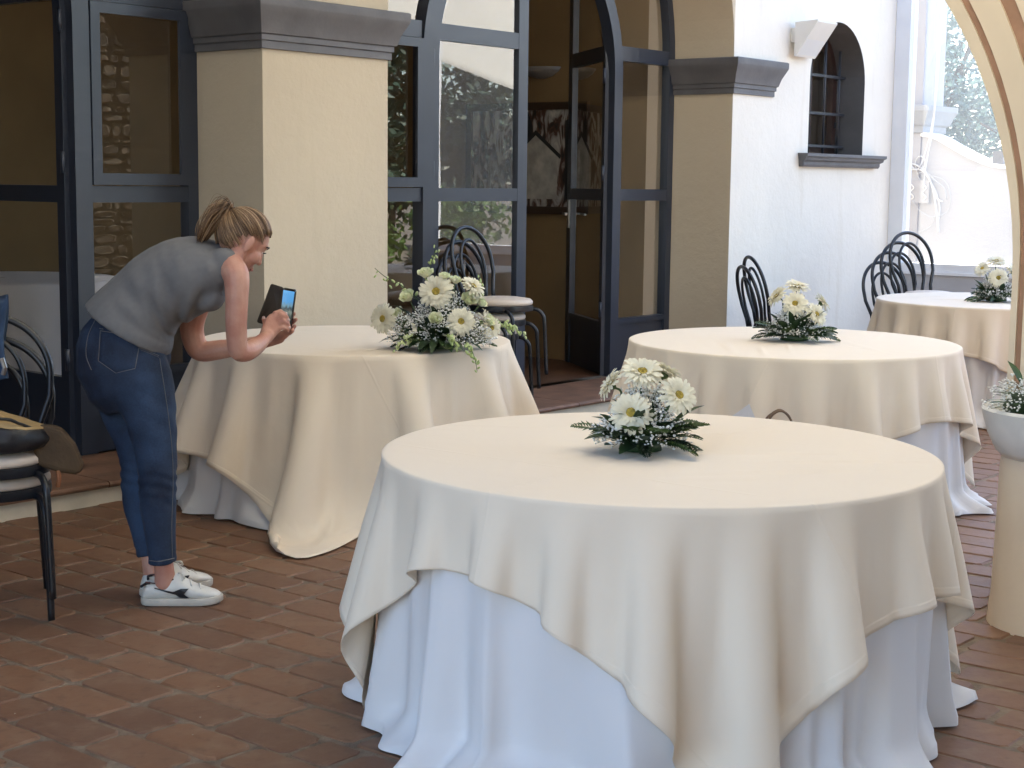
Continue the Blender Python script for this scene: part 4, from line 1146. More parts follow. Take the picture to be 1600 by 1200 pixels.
# the larger arrangement in front of the woman
big = thing('bouquet', 'large sloping arrangement of white gerberas and green roses beside the woman', 'flowers', (0, 0, 0))
greens(big, .19, 14, 44, 12, 14)
rnd = random.Random(77)
for k, (a, ln) in enumerate(((R_(-75), 1.7), (R_(-95), 1.6), (R_(-110), 1.5), (R_(-60), 1.3), (R_(178), 1.9), (R_(190), 1.7), (R_(205), 1.5), (R_(-35), 1.4), (R_(-128), 1.3))):
    x = Vector((math.cos(a), math.sin(a), -.10 if k < 4 or k > 6 else .06)).normalized(); y = Vector((-math.sin(a), math.cos(a), 0)); z = x.cross(y)
    place(LF_POINT[2 if k % 2 else 0], 'leaf', big, (math.cos(a)*.10, math.sin(a)*.10-.03, .045), Matrix((x, y, z)).transposed(), 1.05*ln)
baby_breath(big, (.01, -.02, .015), (.21, .16, .19), 420, 31)
baby_breath(big, (.02, .0, .06), (.15, .10, .21), 330, 33, zmin=.05)
baby_breath(big, (.14, -.05, .02), (.12, .10, .15), 180, 35)
baby_breath(big, (-.13, -.05, .02), (.11, .10, .15), 150, 36)
for k in range(46):
    a = rnd.uniform(0, 6.28); el = R_(rnd.uniform(5, 80)); x = Vector((math.cos(a)*math.cos(el), math.sin(a)*math.cos(el), math.sin(el))); y = Vector((-math.sin(a), math.cos(a), 0))
    place((LF_POINT+[LF_ROUND])[k % 4], 'leaf', big, (math.cos(a)*.09*math.cos(el), math.sin(a)*.07*math.cos(el), .03+.13*math.sin(el)), Matrix((x, y, x.cross(y))).transposed(), rnd.uniform(.9, 1.35))
for k, (p, n, r) in enumerate([((-.255, -.02, .135), (-.55, -.8, .15), .066), ((-.015, -.05, .262), (-.08, -.9, .35), .076), ((.100, -.13, .135), (.2, -.9, .3), .062), ((.150, -.02, .285), (.55, -.35, .75), .060), ((.235, -.04, .10), (.6, -.75, .2), .05)]):
    gerbera(big, p, n, r*1.12, k, (p[0]*.3, 0, .04))
for k, (p, n, s) in enumerate([((-.065, .0, .34), (-.15, -.35, 1), 1.15), ((-.145, -.03, .235), (-.45, -.55, .8), 1.15), ((.135, -.045, .225), (.25, -.6, .8), 1.2), ((-.012, -.13, .145), (0, -.8, .7), 1.0), ((-.19, .01, .16), (-.6, -.4, .6), .9), ((.225, -.05, .135), (.7, -.4, .5), .9), ((.07, .03, .31), (.2, -.2, 1), .9), ((.02, -.03, .33), (.1, -.4, .9), .8), ((.19, .0, .21), (.7, -.2, .6), .9)]):
    place(ROSES[k % 2], 'rose', big, p, basis(n, k*.8), s*.95)
    MB().tube([(p[0]*.3, p[1]*.3, .04), tuple(Vector(p)-Vector(n).normalized()*.01)], .003, 6).build('stem', STEM, big, smooth=True, loc=(0, 0, 0))
def spray(root, pts, n, seed, r=.011):
    rn = random.Random(seed); path = bez(pts, 8); mb = MB(); mb.tube(path, [.0028-.0018*i/len(path) for i in range(len(path))], 6); s_ = mb.build('bud_spray', STEM, root, smooth=True, loc=(0, 0, 0))
    mb = MB()
    for k in range(n):
        p = path[int((.15+.85*k/n)*(len(path)-1))]; q = p + Vector((rn.gauss(0, .010), rn.gauss(0, .010), rn.gauss(0, .009))); rr = r*(1.15-.6*k/n)
        mb.ball(q, rr, 7, 5, (.62, .62, 1.25), Euler((rn.uniform(-1, 1), rn.uniform(-1, 1), 0)).to_matrix())
    o = mb.build('buds', BUDM, s_, smooth=True, loc=(0, 0, 0)); tag(o, kind='stuff')
spray(big, [(-.06, .02, .28), (-.05, .02, .36), (-.03, .03, .43), (-.025, .03, .46)], 11, 1)
spray(big, [(-.10, .0, .22), (-.18, .0, .29), (-.25, .01, .325), (-.30, .01, .365)], 12, 2)
spray(big, [(.16, -.02, .13), (.25, .0, .12), (.33, .03, .10), (.40, .05, .06)], 34, 3, .015)
spray(big, [(.12, -.16, .05), (.15, -.22, .02), (.17, -.27, -.02), (.18, -.29, -.07)], 18, 4, .012)
spray(big, [(-.10, -.12, .06), (-.14, -.16, .06), (-.17, -.19, .03), (-.19, -.20, .005)], 16, 5, .014)
spray(big, [(.05, -.15, .08), (.07, -.20, .04), (.10, -.22, .015)], 16, 6, .015)
spray(big, [(.17, .02, .2), (.19, .02, .29), (.18, .02, .34)], 9, 7, .011)
# white ragged filler blooms
FILL = MB(); rn = random.Random(8)
for c in ((-.12, -.13, .09), (.06, -.17, .055), (.02, .02, .30), (.17, -.05, .245), (.21, -.09, .15), (-.03, -.05, .2), (.24, -.03, .08)):
    for k in range(13):
        petal_ring(FILL, 1, .002, rn.uniform(.018, .034), .005, .004, -.003, rn, basis((rn.gauss(0, 1), rn.gauss(-.4, 1), rn.gauss(.6, .7))), (c[0]+rn.gauss(0, .012), c[1]+rn.gauss(0, .012), c[2]+rn.gauss(0, .010)))
tag(FILL.build('filler_blossom', PETAL, big, smooth=True, fixn=False, loc=(0, 0, 0)), kind='stuff')
big.location = (-.335, 7.27, .769)

# ---- pedestal planter with gypsophila at the right edge
pl = thing('pedestal_planter', 'white bowl on a tall cream pedestal standing before the arch pillar', 'planter', (0, 0, 0))
MB().lathe([(.225, -.005), (.224, .03), (.215, .12), (.210, .35), (.206, .56), (.202, .60)], 48).build('pedestal', ARC_C, pl, smooth=True, angle=40)
MB().lathe([(.202, .60), (.228, .625), (.254, .68), (.272, .74), (.278, .765), (.270, .775), (.25, .765), (.22, .72), (.02, .71)], 48).build('bowl', mat('white_stone_bowl', (.72, .69, .63), .7, var=.16, scale=6, bump=.15, bscale=40), pl, smooth=True, angle=50)
pl.location = (1.925, 5.47, 0)
gb = thing('gypsophila_bouquet', 'bunch of white gypsophila with broad green leaves in the white bowl', 'flowers', (0, 0, 0))
baby_breath(gb, (0, 0, 0), (.255, .24, .155), 420, 51, zmin=-.02)
mb = MB(); mb.lathe([(.17, -.03), (.2, .0), (.17, .05), (.1, .08), (.01, .09)], 18); mb.build('foliage_base', LEAFM, gb, smooth=True, loc=(0, 0, 0))
BIGL = leaf_mesh('leaf', .13, .028, LEAF2, .2)
for k, (p, a, el, s) in enumerate((((-.17, -.08, .10), 125, 55, .75), ((-.11, -.19, .03), -60, -8, 1.0), ((-.06, -.2, .07), -30, 25, 1.0), ((-.20, -.10, .03), 190, 10, .7), ((-.02, -.22, .0), -80, -10, 1.0), ((-.14, -.16, .09), -110, 35, .8), ((-.08, -.12, .13), 60, 60, .8), ((.05, -.2, .05), -60, 20, 1.0))):
    a, el = R_(a), R_(el); x = Vector((math.cos(a)*math.cos(el), math.sin(a)*math.cos(el), math.sin(el))); y = Vector((-math.sin(a), math.cos(a), 0))
    place(BIGL, 'leaf', gb, p, Matrix((x, y, x.cross(y))).transposed(), s)
gb.location = (1.915, 5.47, .765)

# ================================================================== the woman
K = .00234
SKIN = mat('skin', (.50, .275, .20), .5, var=.12, scale=13, col2=(.42, .19, .135), bump=.12, bscale=120, spec=.4)
SKIN.node_tree.nodes['Principled BSDF'].inputs['Subsurface Weight'].default_value = .15
SKIN.node_tree.nodes['Principled BSDF'].inputs['Subsurface Radius'].default_value = (.02, .007, .004)
SHIRT = mat('grey_marl_jersey', (.155, .150, .148), .9, var=.10, scale=60, bump=.05, bscale=500, lo=.3, hi=.7)
JEAN = bpy.data.materials.new('worn_blue_denim'); JEAN.use_nodes = True
nt = JEAN.node_tree; jb_ = nt.nodes['Principled BSDF']; jb_.inputs['Roughness'].default_value = .85
tc = nt.nodes.new('ShaderNodeTexCoord'); n1 = nt.nodes.new('ShaderNodeTexNoise'); n1.inputs['Scale'].default_value = 5; n1.inputs['Detail'].default_value = 4
n2 = nt.nodes.new('ShaderNodeTexNoise'); n2.inputs['Scale'].default_value = 160; n2.inputs['Detail'].default_value = 3
cr_ = nt.nodes.new('ShaderNodeValToRGB'); e = cr_.color_ramp.elements; e[0].position = .36; e[0].color = (.007, .013, .031, 1); e[1].position = .70; e[1].color = (.025, .050, .100, 1)
ad = nt.nodes.new('ShaderNodeMath'); ad.operation = 'MULTIPLY_ADD'; ad.inputs[1].default_value = .25
nt.links.new(tc.outputs['Object'], n1.inputs['Vector']); nt.links.new(tc.outputs['Object'], n2.inputs['Vector'])
nt.links.new(n2.outputs['Fac'], ad.inputs[0]); sb_ = nt.nodes.new('ShaderNodeMath'); sb_.operation = 'SUBTRACT'; sb_.inputs[1].default_value = .125
nt.links.new(n1.outputs['Fac'], sb_.inputs[0]); nt.links.new(sb_.outputs[0], ad.inputs[2]); nt.links.new(ad.outputs[0], cr_.inputs['Fac']); nt.links.new(cr_.outputs['Color'], jb_.inputs['Base Color'])
bp_ = nt.nodes.new('ShaderNodeBump'); bp_.inputs['Strength'].default_value = .25; bp_.inputs['Distance'].default_value = .002
nt.links.new(n2.outputs['Fac'], bp_.inputs['Height']); nt.links.new(bp_.outputs['Normal'], jb_.inputs['Normal'])
LAT = Vector((.28, -.96, 0)).normalized()
woman = thing('person', 'woman with a ponytail in grey top and jeans bending to photograph the flowers', 'person', (-1.2, 5.68, 0))
def loft(mb, rings, lat=LAT, seg=20):
    """rings: (centre, in-plane radius, lateral radius)"""
    C = [Vector(r[0]) for r in rings]; n = len(C); vs = []
    for i in range(n):
        t = (C[min(i+1, n-1)]-C[max(i-1, 0)]).normalized()
        l = (lat - t*lat.dot(t)).normalized(); p = t.cross(l)
        for k in range(seg):
            a = 2*math.pi*k/seg
            vs.append(C[i] + p*math.cos(a)*rings[i][1] + l*math.sin(a)*rings[i][2])
    fs = [(i*seg+k, i*seg+(k+1) % seg, (i+1)*seg+(k+1) % seg, (i+1)*seg+k) for i in range(n-1) for k in range(seg)]
    fs += [tuple(range(seg-1, -1, -1)), tuple((n-1)*seg+k for k in range(seg))]
    mb.add(vs, fs)
def limb(mb, pts, seg=14):
    """pts: (centre, radius): round, densified"""
    C = bez([p[0] for p in pts], 4); rr = []
    for i in range(len(pts)-1):
        for k in range(4): rr.append(pts[i][1]+(pts[i+1][1]-pts[i][1])*k/4)
    rr.append(pts[-1][1])
    mb.tube(C, rr, seg)
    mb.ball(C[0], rr[0], seg, 8); mb.ball(C[-1], rr[-1], seg, 8)
def fuse(mb, name, m, parent, voxel, smooth_it=4, disp=None, post=None):
    me = mb.mesh(name, m); bm = bmesh.new(); bm.from_mesh(me)
    bmesh.ops.recalc_face_normals(bm, faces=bm.faces); bm.to_mesh(me); bm.free()
    o = bpy.data.objects.new(name, me); COL.objects.link(o)
    r = o.modifiers.new('r', 'REMESH'); r.mode = 'VOXEL'; r.voxel_size = voxel; r.use_smooth_shade = True
    s = o.modifiers.new('s', 'SMOOTH'); s.iterations = smooth_it; s.factor = .5
    dg = bpy.context.evaluated_depsgraph_get(); dg.update()
    ev = o.evaluated_get(dg); nm = bpy.data.meshes.new_from_object(ev)
    bpy.data.objects.remove(o); bpy.data.meshes.remove(me)
    nm.name = name
    if disp:
        n = len(nm.vertices); co = np.zeros(n*3); nm.vertices.foreach_get('co', co); no = np.zeros(n*3); nm.vertices.foreach_get('normal', no)
        co = co.reshape(-1, 3); no = no.reshape(-1, 3)
        co += no*disp(co, no)[:, None]; nm.vertices.foreach_set('co', co.ravel()); nm.update()
    if not nm.materials: nm.materials.append(m)
    nm.polygons.foreach_set('use_smooth', [True]*len(nm.polygons))
    return put(name, nm, parent)
# jeans -----------------------------------------------------------------
jm = MB()
loft(jm, [((-1.3550, 5.7000, 1.0338), 44*K, .120), ((-1.3769, 5.7000, 0.9779), 64*K, .150), ((-1.3938, 5.7000, 0.9406), 71*K, .163), ((-1.4038, 5.7000, 0.9033), 73*K, .172), ((-1.4119, 5.7000, 0.8426), 70*K, .172), ((-1.3970, 5.7000, 0.7773), 60*K, .160), ((-1.3702, 5.7000, 0.7214), 46*K, .13)])
loft(jm, [((-1.3599, 5.6300, 0.8699), 52*K, .10), ((-1.3267, 5.6200, 0.8023), 51*K, .10), ((-1.3071, 5.6200, 0.7518), 45*K, .092), ((-1.2901, 5.6100, 0.6770), 39*K, .085), ((-1.2777, 5.6100, 0.5960), 34*K, .077), ((-1.2678, 5.6000, 0.5094), 30*K, .068), ((-1.2690, 5.6000, 0.4395), 29*K, .067), ((-1.2680, 5.6000, 0.3646), 28*K, .067), ((-1.2626, 5.6000, 0.2707), 24*K, .058), ((-1.2570, 5.6000, 0.1954), 22*K, .052), ((-1.2554, 5.6000, 0.1528), 21.5*K, .050)])
loft(jm, [((-1.4575, 5.8000, 0.8492), 58*K, .09), ((-1.4405, 5.8000, 0.7543), 48*K, .09), ((-1.4068, 5.7800, 0.6621), 41*K, .082), ((-1.3802, 5.7700, 0.5685), 35*K, .074), ((-1.3675, 5.7600, 0.4938), 31*K, .066), ((-1.3667, 5.7600, 0.4075), 31*K, .066), ((-1.3659, 5.7600, 0.3257), 28.5*K, .064), ((-1.3509, 5.7500, 0.2411), 23*K, .056), ((-1.3384, 5.7400, 0.1468), 18*K, .048)])
def jdisp(co, no):
    z = co[:, 2]; x = co[:, 0]
    out = np.zeros(len(co))
    for zc, amp, f, w in ((.465, .0026, 150, .045), (.40, .0016, 120, .05), (.14, .0024, 150, .05), (.72, .0018, 70, .08), (.60, .0014, 60, .1)):
        out += amp*np.exp(-((z-zc)/w)**2)*np.sin(f*z + 22*(x+1.2) + 9*np.sin(8*co[:, 1]))
    return out
jeans = fuse(jm, 'jeans', JEAN, woman, .0085, 5, jdisp)
from mathutils.bvhtree import BVHTree
EYE = Vector((0, 0, 1.5335))
def bvh(o):
    me = o.data; return BVHTree.FromPolygons([v.co.copy() for v in me.vertices], [tuple(p.vertices) for p in me.polygons])
def onto(tree, p, off):
    """nearest front point of a body under a guide point, lifted a little"""
    d = (Vector(p)-EYE).normalized(); h = tree.ray_cast(EYE, d)
    if h[0] is None:
        q = tree.find_nearest(Vector(p)); return q[0]+q[1]*off
    return h[0]+h[1]*off
jt = bvh(jeans)
STI = mat('tan_stitching', (.13, .125, .125), .8)
def seam(pts, r=.0014, m=None, tree=None, off=.0012, name='seam', parent=None):
    path = bez(pts, 7); mb = MB(); mb.tube([onto(tree or jt, p, off) for p in path], r, 5); return mb.build(name, m or STI, parent or jeans, smooth=True)
def patch(poly, tree, off, name, m, parent, n=9):
    """four or more sided patch lying on a body: fan of rings between outline and centre"""
    c = Vector((0, 0, 0))
    for p in poly: c += Vector(p)/len(poly)
    ol = []
    for p, q in zip(poly, poly[1:]+poly[:1]):
        for k in range(4): ol.append(Vector(p).lerp(Vector(q), k/4))
    mb = MB(); N = len(ol)
    for k in range(n):
        f = 1-k/n
        for p in ol: mb.v.append(tuple(onto(tree, c.lerp(p, f), off if k else 0.0)))
    mb.v.append(tuple(onto(tree, c, off)))
    for k in range(n-1):
        for i in range(N): mb.f.append((k*N+i, k*N+(i+1) % N, (k+1)*N+(i+1) % N, (k+1)*N+i))
    for i in range(N): mb.f.append(((n-1)*N+i, (n-1)*N+(i+1) % N, n*N))
    return mb.build(name, m, parent, smooth=True, fixn=False)
pk = [(-1.4355, 5.5000, 1.0029), (-1.2954, 5.5000, 0.9821), (-1.3175, 5.5000, 0.8718), (-1.3850, 5.5000, 0.8553), (-1.4444, 5.5000, 0.8974)]
pocket = patch(pk, jt, .0035, 'pocket', JEAN, jeans)
seam(pk[:2], .0016); seam([(-1.4356, 5.5000, 0.9951), (-1.2978, 5.5000, 0.9742)], .0010); seam([pk[1], pk[2]]); seam([pk[2], pk[3]]); seam([pk[3], pk[4]]); seam([pk[4], pk[0]])
seam([(-1.4247, 5.5000, 1.0901), (-1.4501, 5.5000, 1.0452), (-1.4782, 5.5000, 0.9845), (-1.4865, 5.5000, 0.9171), (-1.4697, 5.5000, 0.8656)])
seam([(-1.4878, 5.5000, 1.0537), (-1.4546, 5.5000, 1.0452), (-1.3723, 5.5000, 1.0394), (-1.2948, 5.5000, 1.0157)])
seam([(-1.3006, 5.5000, 0.9439), (-1.2340, 5.5000, 0.9178)]); seam([(-1.2984, 5.5000, 0.9384), (-1.2341, 5.5000, 0.9121)], .0010)
seam([(-1.2319, 5.5000, 0.9088), (-1.2159, 5.5000, 0.7963), (-1.2021, 5.5000, 0.6832), (-1.1927, 5.5000, 0.5695), (-1.1922, 5.5000, 0.4550), (-1.1989, 5.5000, 0.3169), (-1.1987, 5.5000, 0.1918)], .0012)
seam([(-1.2782, 5.5000, 0.1863), (-1.2419, 5.5000, 0.1844), (-1.1918, 5.5000, 0.1965)], .0018)
# top -------------------------------------------------------------------
sm = MB()
loft(sm, [((-1.3905, 5.7000, 0.9870), 75*K, .180), ((-1.3762, 5.7000, 1.0104), 73*K, .178), ((-1.3453, 5.7000, 1.0616), 65*K, .160), ((-1.2912, 5.7000, 1.1200), 61*K, .152), ((-1.2284, 5.7000, 1.1598), 64*K, .160), ((-1.1728, 5.7000, 1.1835), 63*K, .168), ((-1.1173, 5.7000, 1.2071), 56*K, .170), ((-1.0664, 5.7000, 1.2283), 44*K, .165), ((-1.0294, 5.7000, 1.2494), 30*K, .14), ((-1.0062, 5.7000, 1.2680), 17*K, .09)], seg=28)
sm.ball((-1.0206, 5.6000, 1.2317), .062, 14, 10, (1.0, .8, 1.0)); sm.ball((-1.0670, 5.8300, 1.2427), .065, 14, 10, (.9, .8, 1.0))
sm.ball((-1.0929, 5.6400, 1.1287), .070, 14, 10); sm.ball((-1.1314, 5.7900, 1.1178), .070, 14, 10)
cx0, cz0 = (-1.2106, 5.6000, 0.9322)[0], (-1.2106, 5.6000, 0.9322)[2]
def sdisp(co, no):
    x = co[:, 0]-cx0; z = co[:, 2]-cz0; r = np.hypot(x, z); a = np.arctan2(z, x)
    w = np.exp(-((r-.17)/.16)**2)*np.clip((co[:, 1] < 5.72)*1.0, 0, 1)
    f = np.sin(a*11+2.0*np.sin(r*14))*.65 + .35*np.sin(a*21+1+8*r)
    o = .0085*w*f
    u = x*.5+z*.85
    o += .0012*np.sin(60*u+6*np.sin(14*x))*np.exp(-((r-.32)/.12)**2)
    hd_ = (co[:, 0]-(-1.3905, 5.7000, 0.9870)[0])*.56 + (co[:, 2]-(-1.3905, 5.7000, 0.9870)[2])*.83      # distance above the hem
    return o*np.clip((hd_-.01)/.10, 0, 1)
shirt = fuse(sm, 'sleeveless_top', SHIRT, woman, .0072, 5, sdisp)
stt = bvh(shirt)
SEAMG = mat('grey_hem_stitch', (.17, .165, .16), .9)
seam([(-0.9229, 5.4000, 1.2692), (-0.9471, 5.4000, 1.2472), (-0.9715, 5.4000, 1.2122), (-0.9851, 5.4000, 1.1684), (-0.9920, 5.4000, 1.1378)], .0028, SHIRT, stt, .001, 'armhole_binding', shirt)
# body: head, neck, arms, hands, ankles as one skin ----------------------------
bm_ = MB()
limb(bm_, [((-1.0620, 5.7000, 1.2123), .06), ((-1.0090, 5.6900, 1.2684), .052), ((-0.9812, 5.6900, 1.3007), .050)])
HC = Vector((-0.9649, 5.6900, 1.3305)); HF = Vector((.68, .42, -.60)).normalized(); HU = (Vector((0, 0, 1))-HF*HF.z).normalized(); HL = HF.cross(HU)
HB = Matrix((HF, HL, HU)).transposed()
def hd(f, l, u): return HC + HF*f + HL*l + HU*u
bm_.ball(HC, 1, 24, 16, (.094, .076, .092), HB)
bm_.ball(hd(.030, 0, -.060), 1, 20, 14, (.060, .056, .070), HB)
bm_.ball(hd(.055, 0, -.105), .026, 14, 10); bm_.ball(hd(.078, 0, .012), 1, 14, 10, (.016, .052, .014), HB)
for s_ in (-1, 1):
    bm_.ball(hd(.058, .036*s_, -.045), .030, 14, 10); bm_.ball(hd(.0, .050*s_, -.070), .030, 14, 10)
    bm_.ball(hd(.004, .081*s_, -.026), 1, 12, 8, (.017, .009, .031), HB); bm_.ball(hd(.006, .080*s_, -.048), 1, 10, 8, (.010, .008, .012), HB)
bm_.tube([hd(.086, 0, -.002), hd(.095, 0, -.026), hd(.102, 0, -.043)], [.009, .010, .011], 10); bm_.ball(hd(.102, 0, -.043), .0115, 10, 8)
for s_ in (-1, 1): bm_.ball(hd(.093, .010*s_, -.047), .008, 8, 6)
bm_.ball(hd(.088, 0, -.077), 1, 12, 8, (.010, .024, .007), HB); bm_.ball(hd(.084, 0, -.088), 1, 12, 8, (.011, .020, .008), HB)
# near arm
limb(bm_, [((-0.9981, 5.6000, 1.2274), .050), ((-0.9721, 5.5650, 1.1937), .047), ((-0.9680, 5.5500, 1.1206), .041), ((-0.9711, 5.5500, 1.0419), .039), ((-0.9713, 5.5600, 0.9731), .037), ((-0.9667, 5.5700, 0.9313), .036), ((-0.9441, 5.6100, 0.9250), .036), ((-0.9218, 5.6700, 0.9374), .032), ((-0.9034, 5.7300, 0.9571), .025), ((-0.8932, 5.7550, 0.9712), .024)])
loft(bm_, [((-0.9003, 5.7400, 0.9585), .026, .020), ((-0.8900, 5.7650, 0.9820), .032, .018), ((-0.8741, 5.7850, 1.0085), .037, .016), ((-0.8637, 5.7950, 1.0242), .036, .013)], Vector((.45, -.80, .2)).normalized(), 14)
for ch in ([(-0.8786, 5.7850, 1.0249, .0105), (-0.8698, 5.7900, 1.0481, .0098), (-0.8525, 5.8000, 1.0545, .0088), (-0.8342, 5.8030, 1.0427, .0075)],
           [(-0.8646, 5.7850, 1.0227, .0105), (-0.8481, 5.7850, 1.0417, .0098), (-0.8315, 5.8000, 1.0359, .0088), (-0.8250, 5.8030, 1.0216, .0075)],
           [(-0.8553, 5.7850, 1.0087, .0100), (-0.8389, 5.7850, 1.0183, .0092), (-0.8247, 5.8000, 1.0077, .0084), (-0.8205, 5.8030, 0.9933, .0072)],
           [(-0.8547, 5.7800, 0.9927, .0092), (-0.8386, 5.7820, 0.9951, .0082), (-0.8264, 5.7950, 0.9869, .0072), (-0.8249, 5.8000, 0.9771, .0064)],
           [(-0.8876, 5.7650, 0.9867, .0125), (-0.9030, 5.7750, 1.0067, .0108), (-0.9130, 5.7950, 1.0260, .0088)]):
    bm_.tube([c[:3] for c in ch], [c[3] for c in ch], 10); 
    for c in ch: bm_.ball(c[:3], c[3], 10, 8)
# far arm
limb(bm_, [((-1.0742, 5.8300, 1.2286), .055), ((-1.1528, 5.9000, 1.1171), .050), ((-1.2035, 5.9300, 0.9943), .046), ((-1.1922, 5.9400, 0.9089), .042), ((-1.1636, 5.9400, 0.8874), .040), ((-1.0966, 5.9300, 0.8965), .037), ((-0.9967, 5.9100, 0.9142), .030), ((-0.9096, 5.8900, 0.9364), .024), ((-0.8698, 5.8800, 0.9499), .024)])
loft(bm_, [((-0.8745, 5.8800, 0.9474), .025, .018), ((-0.8492, 5.8700, 0.9606), .032, .016), ((-0.8293, 5.8650, 0.9780), .030, .013)], Vector((0, -.3, 1)).normalized(), 14)
for ch in ([(-0.8289, 5.8620, 0.9831, .0098), (-0.8129, 5.8500, 0.9868, .0088), (-0.8037, 5.8350, 0.9977, .0075)], [(-0.8344, 5.8680, 0.9968, .0100), (-0.8142, 5.8600, 1.0096, .009), (-0.8002, 5.8450, 1.0206, .0076)],
           [(-0.8396, 5.8720, 1.0083, .0100), (-0.8247, 5.8680, 1.0279, .009), (-0.8092, 5.8600, 1.0406, .0076)], [(-0.8446, 5.8740, 1.0152, .0095), (-0.8367, 5.8700, 1.0395, .0085), (-0.8284, 5.8620, 1.0593, .0072)], [(-0.8422, 5.8550, 0.9693, .012), (-0.8258, 5.8400, 0.9709, .0105), (-0.8119, 5.8250, 0.9796, .0085)]):
    bm_.tube([c[:3] for c in ch], [c[3] for c in ch], 10)
    for c in ch: bm_.ball(c[:3], c[3], 10, 8)
# trunk and legs inside the clothes keep the body in one piece
limb(bm_, [((-1.0503, 5.7000, 1.2308), .07), ((-1.1544, 5.7000, 1.1837), .10), ((-1.2939, 5.7000, 1.0992), .10), ((-1.3769, 5.7000, 0.9779), .11), ((-1.3907, 5.7000, 0.8615), .10)])
limb(bm_, [((-1.3622, 5.6300, 0.8699), .075), ((-1.3055, 5.6200, 0.7101), .065), ((-1.2747, 5.6000, 0.5094), .045), ((-1.2661, 5.6000, 0.3412), .045), ((-1.2549, 5.6000, 0.1812), .036), ((-1.2501, 5.6050, 0.1209), .036), ((-1.2496, 5.6100, 0.0745), .040)])
limb(bm_, [((-1.4387, 5.8000, 0.8494), .075), ((-1.4159, 5.7900, 0.6844), .065), ((-1.3678, 5.7600, 0.4795), .045), ((-1.3638, 5.7600, 0.3064), .043), ((-1.3358, 5.7400, 0.1614), .032), ((-1.3263, 5.7350, 0.0997), .034), ((-1.3200, 5.7350, 0.0512), .038)])
body = fuse(bm_, 'body', SKIN, woman, .0043, 3)
bt = bvh(body)
NAIL = mat('pale_nail', (.62, .42, .36), .3)
EYEW = mat('eye_white', (.7, .68, .65), .3); LASH = mat('dark_lash', (.02, .014, .012), .6); LIP = mat('lip', (.36, .12, .10), .45)
for s_ in (-1, 1):
    mb = MB(); mb.ball(hd(.0700, .033*s_, -.014), .0112, 12, 8); mb.build('eyeball', EYEW, body, smooth=True)
    mb = MB(); mb.tube(bez([hd(.086, .022*s_, -.012), hd(.0925, .034*s_, -.007), hd(.083, .047*s_, -.012)], 4), .0020, 6); mb.build('eyelash', LASH, body, smooth=True)
    mb = MB(); mb.tube(bez([hd(.093, .016*s_, .009), hd(.091, .035*s_, .016), hd(.076, .054*s_, .008)], 4), .0026, 6); mb.build('eyebrow', LASH, body, smooth=True)
mb = MB(); mb.tube(bez([hd(.083, -.022, -.085), hd(.095, -.008, -.0815), hd(.096, 0, -.082), hd(.095, .008, -.0815), hd(.083, .022, -.085)], 4), .0038, 8); mb.build('lips', LIP, body, smooth=True)
for c in ((-0.8321, 5.7960, 1.0456), (-0.8228, 5.7960, 1.0222), (-0.8195, 5.7960, 0.9940), (-0.9117, 5.7870, 1.0302)):
    mb = MB(); mb.ball(c[:3], .0062, 8, 6, (1, .5, 1.1)); mb.build('nail', NAIL, body, smooth=True)
# hair --------------------------------------------------------------------------
HAIR = bpy.data.materials.new('highlighted_brown_hair'); HAIR.use_nodes = True
nt = HAIR.node_tree; hb_ = nt.nodes['Principled BSDF']; hb_.inputs['Roughness'].default_value = .42; hb_.inputs['Specular IOR Level'].default_value = .45
gi = nt.nodes.new('ShaderNodeNewGeometry'); hr = nt.nodes.new('ShaderNodeValToRGB'); e = hr.color_ramp.elements
e[0].position = 0; e[0].color = (.075, .040, .020, 1); e[1].position = 1; e[1].color = (.52, .35, .20, 1); x = e.new(.45); x.color = (.19, .105, .052, 1); x = e.new(.75); x.color = (.31, .185, .09, 1)
nt.links.new(gi.outputs['Random Per Island'], hr.inputs['Fac']); nt.links.new(hr.outputs['Color'], hb_.inputs['Base Color'])
HDARK = mat('dark_under_hair', (.11, .060, .032), .5)
cap = MB(); seg, rng_ = 36, 22; ok = {}
for i in range(rng_+1):
    t = math.pi*i/rng_
    for k in range(seg):
        a = 2*math.pi*k/seg
        v = Vector((math.sin(t)*math.cos(a)*.100, math.sin(t)*math.sin(a)*.081, math.cos(t)*.099)); cap.v.append(tuple(HC + HB @ v))
        ok[i*seg+k] = (v.z > .038 + .35*(v.x-.055)) if v.x > .03 else (v.z > .006-.9*max(0, .012-v.x) if v.x > -.04 else v.z > -.075)
for i in range(rng_):
    for k in range(seg):
        q = (i*seg+k, i*seg+(k+1) % seg, (i+1)*seg+(k+1) % seg, (i+1)*seg+k)
        if all(ok[j] for j in q): cap.f.append(q)
hair = cap.build('hair', HDARK, woman, smooth=True, fixn=False)
rn = random.Random(12)
TIE = Vector((-1.0074, 5.6900, 1.4120))
tl = HB.inverted() @ (TIE-HC); td = Vector((tl.x/.1, tl.y/.081, tl.z/.099)).normalized()
st = MB()
